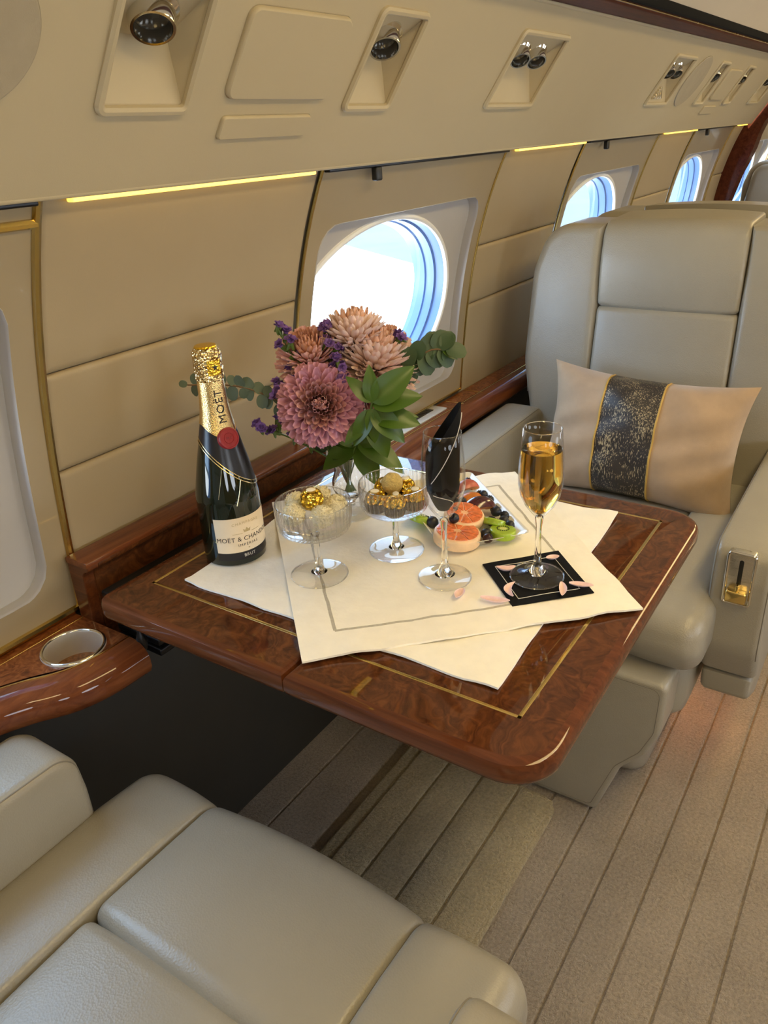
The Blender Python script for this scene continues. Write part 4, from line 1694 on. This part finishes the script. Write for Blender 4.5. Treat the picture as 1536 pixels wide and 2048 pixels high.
# neck text, reading upward
V, F = text_mesh('MOËT', .0155, 1.12)
W = []
for x, y, _ in V:
    z = .2235 + x
    r = br(z) + .0012
    a = BA - y / r
    W.append((r * math.cos(a), r * math.sin(a), z))
obj('neck_text', W, F, 'ink', bt, smooth=False, recalc=False)
# wax seal
sn = Vector(bwrap(BA + .04, .1815, .0006))
nrm = Vector((math.cos(BA + .04), math.sin(BA + .04), .30)).normalized()
mw = Matrix.Translation(sn) @ nrm.to_track_quat('Z', 'Y').to_matrix().to_4x4()
V, F = revolve([(0, .0024), (.006, .0024), (.0064, .0030), (.0072, .0030), (.0076, .0024), (.0118, .0024), (.0122, .0030), (.0138, .0028), (.0146, .0014), (.0146, -.004)], 48)
obj('wax_seal', [tuple(mw @ Vector(v)) for v in V], F, 'seal', bt, angle=40)
V, F = text_mesh('M C', .0052, 1.0)
obj('seal_emblem', [tuple(mw @ Vector((v[0], v[1], .0027))) for v in V], F, mat_plain('seal_dark', (.09, .006, .008), .4), bt, smooth=False, recalc=False)

# ================================================================== VASE AND FLOWERS
VX, VY = .866, .666
VZ = T + .0065
vs_ = thing('glass_vase', 'footed clear glass vase with scalloped rim holding flowers', 'vase', (VX, VY, VZ))


def vmod(r, z, a):
    if z > .088:
        return r * (1 + .025 * (z - .088) / .014 * math.cos(10 * a))
    return r


vp = [(0, 0), (.0340, 0), (.0355, .001), (.0350, .0024), (.022, .005), (.010, .009), (.0072, .015), (.0085, .022), (.015, .028), (.0225, .036), (.0262, .046), (.0250, .058), (.0215, .068), (.0205, .076), (.0230, .086), (.0285, .096), (.0320, .1005),
      (.0312, .1012), (.0272, .0965), (.0216, .087), (.0188, .076), (.0198, .068), (.0232, .058), (.0243, .046), (.0205, .037), (.012, .031), (0, .029)]
obj('glass_body', *revolve(vp, 80, vmod), 'glass', vs_, angle=60)


def leaf_mesh(name, L, W, fold=.25, curl=.25, mat='leaf', n=8, rounded=False):
    us, vv = lin(0, 1, n), [-1, -.5, 0, .5, 1]

    def fn(u, v):
        if rounded:
            w = W * math.sqrt(max(0, 1 - (2 * u - 1) ** 2)) ** .9
        else:
            w = W * (math.sin(pi * u ** .8)) ** .8 if 0 < u < 1 else 0
        return (L * u, v * w / 2, fold * abs(v) * w / 2 - curl * L * u * u)
    V, F = grid(fn, us, vv)
    o = len(V)
    V += [(x, y, z - .0005) for x, y, z in V]
    n2 = len(us)
    m = len(vv)
    F2 = [tuple(i + o for i in f[::-1]) for f in F]
    loop = [i * m for i in range(n2)] + [i * m + m - 1 for i in range(n2 - 1, -1, -1)]
    F += F2 + [(a, b, b + o, a + o) for a, b in zip(loop, loop[1:] + loop[:1])]
    return mesh_data(name, V, F, mat, angle=70)


def frame(d, up):
    d = Vector(d).normalized()
    up = Vector(up)
    y = up.cross(d)
    if y.length < 1e-4:
        y = d.orthogonal()
    y.normalize()
    z = d.cross(y).normalized()
    return Matrix((d, y, z)).transposed().to_4x4()


def petal_mesh(name, mat, cup=.35, n=6):
    us, vv = lin(0, 1, n), [-1, -.45, .45, 1]

    def fn(u, v):
        w = .098 * (.55 + .85 * u) * (1 if u < .72 else math.sqrt(max(0.0, 1 - ((u - .72) / .30) ** 2)))
        if u > .995:
            w = .05
        return (u, v * w, cup * (u ** 2.2) * .55 + abs(v) ** 2 * w * .9)
    V, F = grid(fn, us, vv)
    return mesh_data(name, V, F, mat, angle=80)


CAMP = Vector((0, 0, 1.2156))
VTOP = Vector((VX, VY, VZ + .095))


def stem_pts(head, n=8):
    head = Vector(head)
    foot = Vector((VX + (VX - head.x) * .08, VY + (VY - head.y) * .08, VZ + .036))
    mid = VTOP + (head - VTOP) * .12
    mid.x = VX + max(-.013, min(.013, mid.x - VX))
    mid.y = VY + max(-.013, min(.013, mid.y - VY))
    mid.z = VZ + .082
    return spline([foot, mid, mid.lerp(head, .55) + Vector((0, 0, .006)), head], n)


def mum(label, c, axis, R, mat, npet, nin, seed, group='chrysanthemums in the vase', low=2.0):
    c = Vector(c)
    t = thing('chrysanthemum', label, 'flower', (VX, VY, VZ), 0, group)
    base = Vector((VX, VY, VZ))
    ax = Vector(axis).normalized()
    F0 = ax.to_track_quat('Z', 'Y').to_matrix()
    rd = random.Random(seed)
    me = petal_mesh('petal', mat, .85)
    me_in = petal_mesh('petal_inner', mat, .9)
    tot = npet + nin
    inner = MB()
    for i in range(tot):
        f = (i + .5) / tot
        az_ = i * 2.39996 + rd.uniform(-.12, .12)
        pol = .12 + low * f ** .62 + rd.uniform(-.05, .05)
        d = F0 @ Vector((math.sin(pol) * math.cos(az_), math.sin(pol) * math.sin(az_), math.cos(pol)))
        L = R * (.78 + .18 * min(1, f * 1.6) + rd.uniform(-.04, .05))
        start = c - base + d * R * .06
        mw = Matrix.Translation(start) @ frame(d, ax) @ Matrix.Diagonal((L, L * (.62 if f < .18 else 1.0), L * .9, 1))
        if i < nin:
            inner.add(([tuple(v.co) for v in me_in.vertices], [tuple(p.vertices) for p in me_in.polygons]), mw)
        else:
            inst('petal', me, t, mw)
    o = inner.build('inner_petals', mat + '_in', t, angle=80, recalc=False)
    # joined petals keep the petal colour by height above the centre
    o['kind'] = 'stuff'
    V, F = uvsphere(R * .22, 14, 8)
    obj('flower_core', [tuple(Vector(v) + c - base) for v in V], F, 'floret_core', t)
    P = [p - base for p in stem_pts(c - ax * R * .25)]
    obj('stem', *tube(P, .0022, 7), 'stem', t)
    return t


def mat_inner(name, col):
    return mat_plain(name, col, .6, .25, 120)


mum('mauve chrysanthemum at the front of the bouquet', (.820, .672, .874), (-.60, -.50, .30), .055, 'petal_mauve', 190, 90, 1)
mum('pink and peach chrysanthemum at the back left of the bouquet', (.862, .715, .925), (-.42, -.10, .90), .047, 'petal_pink', 170, 60, 2)
mum('large pale peach chrysanthemum at the right of the bouquet', (.928, .648, .908), (.02, -.30, .95), .062, 'petal_peach', 200, 70, 3)
mum('pale peach chrysanthemum at the back top of the bouquet', (.915, .675, .945), (.10, .05, 1.0), .050, 'petal_peach', 150, 50, 4)
mum('small pink chrysanthemum half hidden below the leaves', (.900, .640, .868), (.25, -.6, .35), .038, 'petal_pink', 110, 30, 5)

# statice sprigs
stf = MB()
for k in range(6):
    a = 2 * pi * k / 6
    mw = Matrix.Rotation(a, 4, 'Z') @ Matrix.Rotation(-.7, 4, 'Y')
    stf.add(([(0, -.001, 0), (.005, -.0024, .0008), (.007, 0, .0), (.005, .0024, .0008), (0, .001, 0)], [(0, 1, 2, 3, 4)]), mw)
stf.add(revolve([(0, -.007), (.0012, -.006), (.0022, 0), (0, .001)], 6))
me_st = mesh_data('floret', stf.V, stf.F, 'statice', smooth=False)
cal = MB().add(revolve([(0, -.012), (.0014, -.010), (.0026, -.003), (.0016, 0), (0, 0)], 7))
me_cal = mesh_data('calyx', cal.V, cal.F, 'stem')


def statice(label, tip, n, seed, branch=.02, spread=.55):
    base = Vector((VX, VY, VZ))
    t = thing('statice_sprig', label, 'flower', base, 0, 'purple statice sprigs')
    P = [p - base for p in stem_pts(Vector(tip))]
    obj('stem', *tube(P, .0013, 6), 'stem', t)
    rd = random.Random(seed)
    m = len(P)
    for k in range(n):
        i = min(m - 1, int(m * (1 - spread) + m * spread * (k + .7) / n))
        p = P[i]
        d = Vector((rd.uniform(-1, 1), rd.uniform(-1, 1), rd.uniform(.0, 1.0))).normalized()
        q = p + d * branch * rd.uniform(.5, 1.1) if k < n - 1 else P[-1]
        mb = MB().add(tube([p, (p + q) / 2 + Vector((0, 0, -.001)), q], .0008, 5))
        mb.build('twig', 'stem', t)
        for e in range(3):
            dd = (d + Vector((rd.uniform(-.7, .7), rd.uniform(-.7, .7), rd.uniform(0, .8)))).normalized()
            s = rd.uniform(1.1, 1.6)
            mw = Matrix.Translation(q + dd * .004) @ dd.to_track_quat('Z', 'Y').to_matrix().to_4x4() @ Matrix.Scale(s, 4)
            inst('floret', me_st, t, mw)
            inst('calyx', me_cal, t, mw)
    return t


statice('tall purple statice sprig rising at the left of the bouquet', (.8186, .734, .979), 17, 1, .016, .62)
statice('purple statice sprig hanging out low at the left', (.790, .765, .838), 13, 2, .020, .5)
statice('purple statice tuft between the two upper flowers', (.862, .680, .948), 10, 3, .014, .25)
statice('dark purple statice tuft at the top of the bouquet', (.885, .700, .966), 8, 4, .012, .2)
statice('purple statice sprig just left of the front flower', (.800, .730, .895), 14, 5, .015, .45)
statice('small statice tuft at the right edge of the bouquet', (.935, .610, .950), 5, 6, .010, .2)
statice('statice tuft in the gap beside the front flower', (.845, .652, .925), 9, 7, .012, .25)

# eucalyptus and leafy branches
me_euc = leaf_mesh('leaf', .026, .021, .12, .15, 'leaf_grey', 10, True)
me_eucd = leaf_mesh('leaf', .034, .027, .15, .2, 'leaf_dark', 10, True)
me_leaf = leaf_mesh('leaf', .060, .027, .30, .30, 'leaf', 12)
me_leafw = leaf_mesh('leaf', .062, .034, .25, .38, 'leaf', 12)
me_leafs = leaf_mesh('leaf', .038, .018, .35, .2, 'leaf', 10)


def branch(nm, label, pts, leaves, stem_mat, rad=.0013, group='foliage branches in the vase'):
    """leaves: (mesh, fraction along the stem, direction, up, scale)"""
    base = Vector((VX, VY, VZ))
    t = thing(nm, label, 'foliage', base, 0, group)
    P = [p - base for p in spline(pts, 10)]
    obj('stem', *tube(P, rad, 6), stem_mat, t)
    m = len(P) - 1
    for me, f, d, up, s in leaves:
        p = P[min(m, max(0, int(round(f * m))))]
        inst('leaf', me, t, Matrix.Translation(p) @ frame(d, up) @ Matrix.Scale(s, 4))
    return t


RGT = Vector((.5509, -.8331, 0)).normalized()     # image right, on the ground plane
TOC = Vector((-.7374, -.5141, .43)).normalized()  # toward the camera
UP = Vector((0, 0, 1))


def dirn(r, u, c=0.0):
    return RGT * r + UP * u + TOC * c


foot = Vector((VX, VY, VZ + .04))
neck = Vector((VX - .006, VY + .006, VZ + .09))
# grey eucalyptus reaching left behind the bottle
tip = Vector((.7397, .8471, .9043))
pts = [foot, neck, (.835, .715, .845), (.800, .760, .885), (.775, .797, .900), tip]
lv = []
rd = random.Random(9)
for k, f in enumerate((.44, .50, .56, .60, .66, .72, .78, .84, .90, .97)):
    for s in (1, -1):
        lv.append((me_euc, f, dirn(-.35 + rd.uniform(-.3, .3), s * 1.0, rd.uniform(-.2, .4)), TOC + UP * rd.uniform(-.3, .3) + RGT * rd.uniform(-.5, .5), (.92 - .5 * max(0, f - .6)) * rd.uniform(.75, 1.05)))
lv.append((me_euc, 1.0, dirn(-1, .3), TOC, .5))
branch('eucalyptus_branch', 'grey green eucalyptus branch reaching left behind the bottle', pts, lv, 'stem_brown')
# dark eucalyptus at the right in front of the window
pts = [foot, neck, (.895, .640, .84), (.925, .600, .905), (.950, .570, .930), (.962, .548, .932)]
lv = []
for k, f in enumerate((.62, .68, .74, .80, .86, .92, .98)):
    for s in (1, -1):
        lv.append((me_eucd, f, dirn(.55 + rd.uniform(-.2, .3), s * .9, rd.uniform(-.3, .3)), TOC + UP * rd.uniform(-.3, .5), rd.uniform(.8, 1.05)))
lv.append((me_eucd, 1.0, dirn(1, -.1), TOC + UP * .4, .95))
lv.append((me_leafs, .97, dirn(.9, -.5), TOC + UP * .4, .75))
branch('eucalyptus_branch', 'dark green eucalyptus branch sticking out right in front of the window', pts, lv, 'stem_brown')
# bright leafy branch at the front
hub = Vector((.838, .600, .862))
pts = [foot, neck, (.848, .628, .82), hub, (.832, .590, .886)]
lv = [(me_leaf, 1.0, dirn(-.62, .80, .05), TOC + UP * .2, .80), (me_leaf, 1.0, dirn(-.02, 1.0, .1), TOC, .82), (me_leafw, 1.0, dirn(.78, .62, .15), TOC - UP * .1, 1.15),
      (me_leafw, .95, dirn(.90, .22, .2), TOC + UP * .3, 1.08), (me_leaf, .90, dirn(.05, -.95, .35), TOC + UP * .3, .82), (me_leaf, .88, dirn(-.42, -.80, .3), TOC + UP * .2, .95),
      (me_leafw, .84, dirn(.55, -.55, .3), TOC + UP * .3, 1.0), (me_leafw, .78, dirn(.92, -.12, .25), TOC + UP * .4, 1.1), (me_leafw, .74, dirn(.30, -.75, .3), TOC + UP * .4, 1.0),
      (me_leaf, .70, dirn(.95, .15, .1), TOC + UP * .5, 1.15), (me_leaf, .72, dirn(-.5, -.5, .4), TOC + UP * .3, .8)]
branch('leafy_branch', 'bright green leafy branch at the front of the bouquet', pts, lv, 'stem', .0017)
# low leaves over the rim of the vase
pts = [foot, (VX - .008, VY - .012, VZ + .088), (VX - .008, VY - .022, VZ + .112), (VX - .006, VY - .026, VZ + .122)]
lv = [(me_leafw, .96, dirn(-.80, -.45, .3), TOC + UP * .5, 1.0), (me_leafw, 1.0, dirn(.72, -.35, .35), TOC * .6 + UP, 1.25), (me_leafw, .98, dirn(.35, -.80, .5), TOC + UP * .5, 1.05),
      (me_leaf, .90, dirn(-.45, .35, .2), TOC + UP * .2, 1.0), (me_leaf, .92, dirn(.85, .25, .1), TOC + UP * .5, 1.05), (me_leafs, .9, dirn(-.9, .1, .2), TOC, .9)]
branch('leafy_branch', 'green leaves drooping over the rim of the vase', pts, lv, 'stem', .0016)
pts = [foot, (VX + .004, VY + .012, VZ + .088), (.845, .705, VZ + .15), (.835, .720, .865)]
lv = [(me_eucd, .6, dirn(-.8, -.3, .2), TOC, .8), (me_eucd, .7, dirn(-.9, .2, .2), TOC, .75), (me_eucd, .5, dirn(-.7, -.6, .2), TOC, .8), (me_leafs, .8, dirn(-.8, -.2, .3), TOC, .8), (me_eucd, .55, dirn(-.2, -.8, .4), TOC, .7)]
branch('eucalyptus_branch', 'short dark eucalyptus branch below the front flower', pts, lv, 'stem')

# ================================================================== PLATE OF FRUIT
PE1 = Vector((.0996, -.087, 0)).normalized()     # short side
PE2 = Vector((.0868, .0952, 0)).normalized()
PE2 = Vector((-PE1.y, PE1.x, 0))
PC = Vector((.809, .471, 0)) + PE1 * .066 + PE2 * .1165
pang = math.atan2(PE1.y, PE1.x)
pl = thing('fruit_plate', 'rectangular white porcelain plate with fruit', 'plate', (PC.x, PC.y, ZC), pang)


def rr(hx, hy, r):
    return rpoly([(-hx, -hy), (hx, -hy), (hx, hy), (-hx, hy)], r, 8)


secs = [(.048, .099, .012, .0), (.053, .104, .012, .0005), (.063, .114, .010, .0110), (.066, .117, .009, .0128), (.0662, .1172, .009, .0136), (.0648, .1158, .009, .0134), (.062, .113, .010, .0110), (.055, .106, .012, .0042), (.049, .100, .012, .0036)]
V, F = [], []
for hx, hy, r, z in secs:
    ring_ = rr(hx, hy, r)
    c = len(ring_)
    V += [(p[0], p[1], z) for p in ring_]
for s in range(len(secs) - 1):
    for i in range(c):
        j = (i + 1) % c
        F.append((s * c + i, s * c + j, (s + 1) * c + j, (s + 1) * c + i))
F += [tuple(range(c)), tuple(range((len(secs) - 1) * c, len(secs) * c))]
obj('plate_body', V, F, 'ceramic', pl, angle=40)
ZP = ZC + .0042


def grapefruit(label, x, y, z, tilt, r=.036, h=.016, rz=0):
    t = thing('grapefruit_slice', label, 'fruit', (x, y, z), rz, 'grapefruit slices')
    t.rotation_euler = (tilt[0], tilt[1], rz)

    def half(rad, z0, z1, a0=-.2, a1=pi + .2, n=26, rim=.002):
        pts = [(rad * math.cos(a), rad * math.sin(a)) for a in lin(a0, a1, n)]
        return loft(pts, z0, z1, rim, 'z', 3)
    full = [(r * math.cos(2 * pi * k / 40) * (1 + .02 * math.sin(3 * k)), r * .98 * math.sin(2 * pi * k / 40)) for k in range(40)]
    obj('rind', *loft(full, 0, h, .004, 'z', 4), 'gf_rind', t)
    full2 = [(p[0] * .90, p[1] * .90) for p in full]
    obj('pith', *loft(full2, h - .001, h + .0006, .0004, 'z', 1), 'gf_pith', t)
    for k in range(9):
        a0, a1 = 2 * pi * k / 9 + .018, 2 * pi * (k + 1) / 9 - .018
        pts = rpoly([(.0022 * math.cos((a0 + a1) / 2), .0022 * math.sin((a0 + a1) / 2))] + [(r * .87 * math.cos(a), r * .87 * math.sin(a)) for a in lin(a0, a1, 5)], .0015, 2)
        obj('pulp_segment', *loft(pts, h - .001, h + .0018, .001, 'z', 2), 'gf_pulp', t)
    return t


grapefruit('grapefruit slice at the near edge of the plate', .850, .4710, ZP, (.10, .05), .034, .017)
grapefruit('grapefruit slice leaning behind the near one', .895, .484, ZP + .010, (.12, -.16), .030, .014, .6)


def kiwi(label, x, y, z, rot_, r=.020, h=.011):
    t = thing('kiwi_slice', label, 'fruit', (x, y, z), 0, 'kiwi slices')
    t.rotation_euler = rot_
    full = [(r * math.cos(2 * pi * k / 30), r * .9 * math.sin(2 * pi * k / 30)) for k in range(30)]
    obj('kiwi_flesh', *loft(full, 0, h, .0025, 'z', 3), 'kiwi', t)
    obj('kiwi_core', *loft([(p[0] * .22, p[1] * .28) for p in full], h - .001, h + .0004, .0002, 'z', 1), 'kiwi_core', t)
    for k in range(18):
        a = 2 * pi * k / 18
        V, F = uvsphere(.0009, 6, 4)
        obj('seed', [(v[0] + r * .42 * math.cos(a), v[1] + r * .40 * math.sin(a), v[2] + h + .0002) for v in V], F, 'seed', t)
    return t


kiwi('kiwi slice at the right corner of the plate', .8945, .4210, ZP, (.05, .1, .4), .021, .012)
kiwi('kiwi slice standing behind the corner one', .911, .444, ZP + .004, (.45, .35, 1.0), .019, .010)
kiwi('kiwi slice at the left edge of the plate', .876, .5445, ZP + .001, (.3, -.35, 2.2), .020, .011)


def wedge(nm, label, x, y, z, rot_, r, skin, flesh):
    t = thing(nm, label, 'fruit', (x, y, z), 0)
    t.rotation_euler = rot_
    A0, A1 = .35, pi - .35
    us, vs2 = lin(A0, A1, 8), lin(.12, pi - .12, 12)

    def sk(a, b):
        return (r * 1.15 * math.cos(b), r * math.sin(b) * math.cos(a) * .75, r * math.sin(b) * math.sin(a) * .95)
    obj('skin', *grid(sk, us, vs2), skin, t, angle=70)
    mb = MB()
    for a in (A0, A1):
        mb.add(grid(lambda s, b: tuple(Vector(sk(a, b)) * (.2 + .8 * s) if s > 0 else (r * 1.15 * math.cos(b), 0, .1 * r)), lin(0, 1, 4), vs2))
    mb.build('flesh', flesh, t, angle=60)
    return t


wedge('plum_wedge', 'dark plum wedge lying across the grapefruit slice', .935, .478, ZP + .010, (-.25, .1, -.55), .024, 'plum_skin', 'plum_flesh')
wedge('nectarine_wedge', 'red nectarine wedge at the far end of the plate', .990, .527, ZP + .010, (-.3, .2, -.3), .020, 'nect_skin', 'plum_flesh')
wedge('peach_wedge', 'orange peach wedge in the middle of the fruit', .965, .508, ZP + .004, (.5, .1, -.7), .020, 'plum_flesh', 'plum_flesh')
wedge('nectarine_wedge', 'nectarine wedge seen behind the empty flute', .985, .548, ZP + .006, (.2, .2, .7), .018, 'nect_skin', 'plum_flesh')

# blueberries
bv, bf = revolve([(0, -.0068), (.003, -.0063), (.0056, -.004), (.0069, 0), (.0062, .0036), (.0044, .0056), (.0034, .0063), (.0028, .0056), (.0016, .0048), (0, .0046)], 20)
me_b = mesh_data('berry', bv, bf, 'berry', angle=50)
me_br = mesh_data('berry_red', bv, bf, 'berry_red', angle=50)
crn = MB()
for k in range(6):
    a = 2 * pi * k / 6
    crn.add(([(.0026 * math.cos(a - .4), .0026 * math.sin(a - .4), .0056), (.0026 * math.cos(a + .4), .0026 * math.sin(a + .4), .0056), (.0042 * math.cos(a), .0042 * math.sin(a), .0076)], [(0, 1, 2)]))
me_c = mesh_data('crown', crn.V, crn.F, 'berry', smooth=False)
BB = [(1.025, .546), (1.013, .535), (.989, .505), (.964, .494), (.978, .493), (.974, .481), (.937, .452), (.916, .449), (.942, .440), (.926, .434), (.953, .462), (.917, .420),
      (.877, .439), (.866, .430), (.868, .484), (.893, .496), (.916, .502), (.873, .523), (.943, .512), (.976, .542), (.950, .530), (.960, .545)]
rd = random.Random(12)
where = ['at the far tip of the fruit row', 'second from the far tip of the row', 'beside the red nectarine wedge', 'between peach and plum wedge', 'on top of the middle berry trio', 'at the right of the middle berry trio',
         'biggest of the right hand cluster', 'at the left of the right hand cluster', 'at the right of the right hand cluster', 'low in the right hand cluster', 'at the back of the right hand cluster', 'above the corner kiwi slice',
         'left of the corner kiwi slice', 'dark red, beside the near grapefruit slice', 'lying on the near grapefruit slice', 'on the edge of the rear grapefruit slice', 'left of the plum wedge', 'at the left kiwi slice',
         'behind the flute by the plum wedge', 'behind the flute near the far end', 'seen through the empty flute', 'furthest left behind the flute']
for k, (x, y) in enumerate(BB):
    z = ZP + .0068 + {14: .019, 15: .016, 4: .009, 5: .004, 6: .007, 16: .012, 18: .008, 1: .003}.get(k, .001)
    s = {6: 1.15, 17: 1.3, 14: 1.1}.get(k, rd.uniform(.95, 1.1))
    t = thing('blueberry', 'blueberry ' + where[k], 'berry', (x, y, z), 0, 'blueberries on the fruit plate')
    e = Euler((rd.uniform(-1.2, 1.2), rd.uniform(-1.2, 1.2), rd.uniform(0, 6))).to_matrix().to_4x4() @ Matrix.Scale(s, 4)
    inst('berry', me_br if k == 13 else me_b, t, e)
    inst('crown', me_c, t, e)

# ================================================================== LOOSE PETALS
def lpm(L, W, curl, bend):
    us, vv = lin(0, 1, 10), lin(-1, 1, 6)

    def fn(u, v):
        w = W * math.sin(pi * min(1, u * .94 + .05)) ** .65
        return (L * (u - .5), v * w / 2 + bend * L * (u - .5) ** 2 * 4, .0006 + v * v * w * .40 + curl * (u - .5) ** 2 * 4)
    V, F = grid(fn, us, vv)
    o = len(V)
    V += [(x, y, z + .0005) for x, y, z in V]
    n2, m = len(us), len(vv)
    loop = [i * m for i in range(n2)] + [(n2 - 1) * m + j for j in range(1, m)] + [i * m + m - 1 for i in range(n2 - 2, -1, -1)] + list(range(m - 2, 0, -1))
    F = F + [tuple(i + o for i in f[::-1]) for f in F] + [(a, b, b + o, a + o) for a, b in zip(loop, loop[1:] + loop[:1])]
    return V, F


LP = [('loose pink petal on the left corner of the black napkin', (.8120, .3750), -.95, .022, .010, .2, ZN),
      ('loose pink petal on the far corner of the black napkin', (.8690, .3345), -.75, .016, .009, 0, ZN),
      ('loose pink petal on the right of the napkin, left one of the pair', (.8010, .2930), .42, .028, .009, .05, ZN),
      ('loose pink petal on the right of the napkin, right one of the pair', (.8210, .2770), -1.25, .026, .009, 0, ZN),
      ('curved pink petal across the near edge of the napkin', (.7680, .3530), .35, .030, .009, -.22, ZN),
      ('long pink petal on the placemat just left of the napkin', (.7400, .3570), -1.28, .032, .010, .06, ZC),
      ('pale pink petal beside the foot of the empty flute', (.7330, .4020), .1, .020, .011, 0, ZC)]
for lab_, (x, y), rz, L, W, bd_, z in LP:
    o = obj('flower_petal', *lpm(L * 1.15, W * 1.1, .003, bd_), 'petal_loose', None, angle=70)
    o.location = (x, y, z)
    o.rotation_euler = (0, 0, rz)
    tag(o, lab_, 'petal', 'loose petals on the table')

# folded paper tag under the vase
pg = obj('paper_tag', *grid(lambda u, v: (.03 * u, .045 * v, .0012 + .010 * max(0, u - .55) ** 1.2 + .0004 * math.sin(7 * v)), lin(0, 1, 8), lin(0, 1, 4)), 'sticker', None, angle=60)
pg.location = (.868, .712, T + .0010)
pg.rotation_euler = (0, 0, 1.9)
tag(pg, 'small white paper tag curled up beside the vase foot', 'paper')
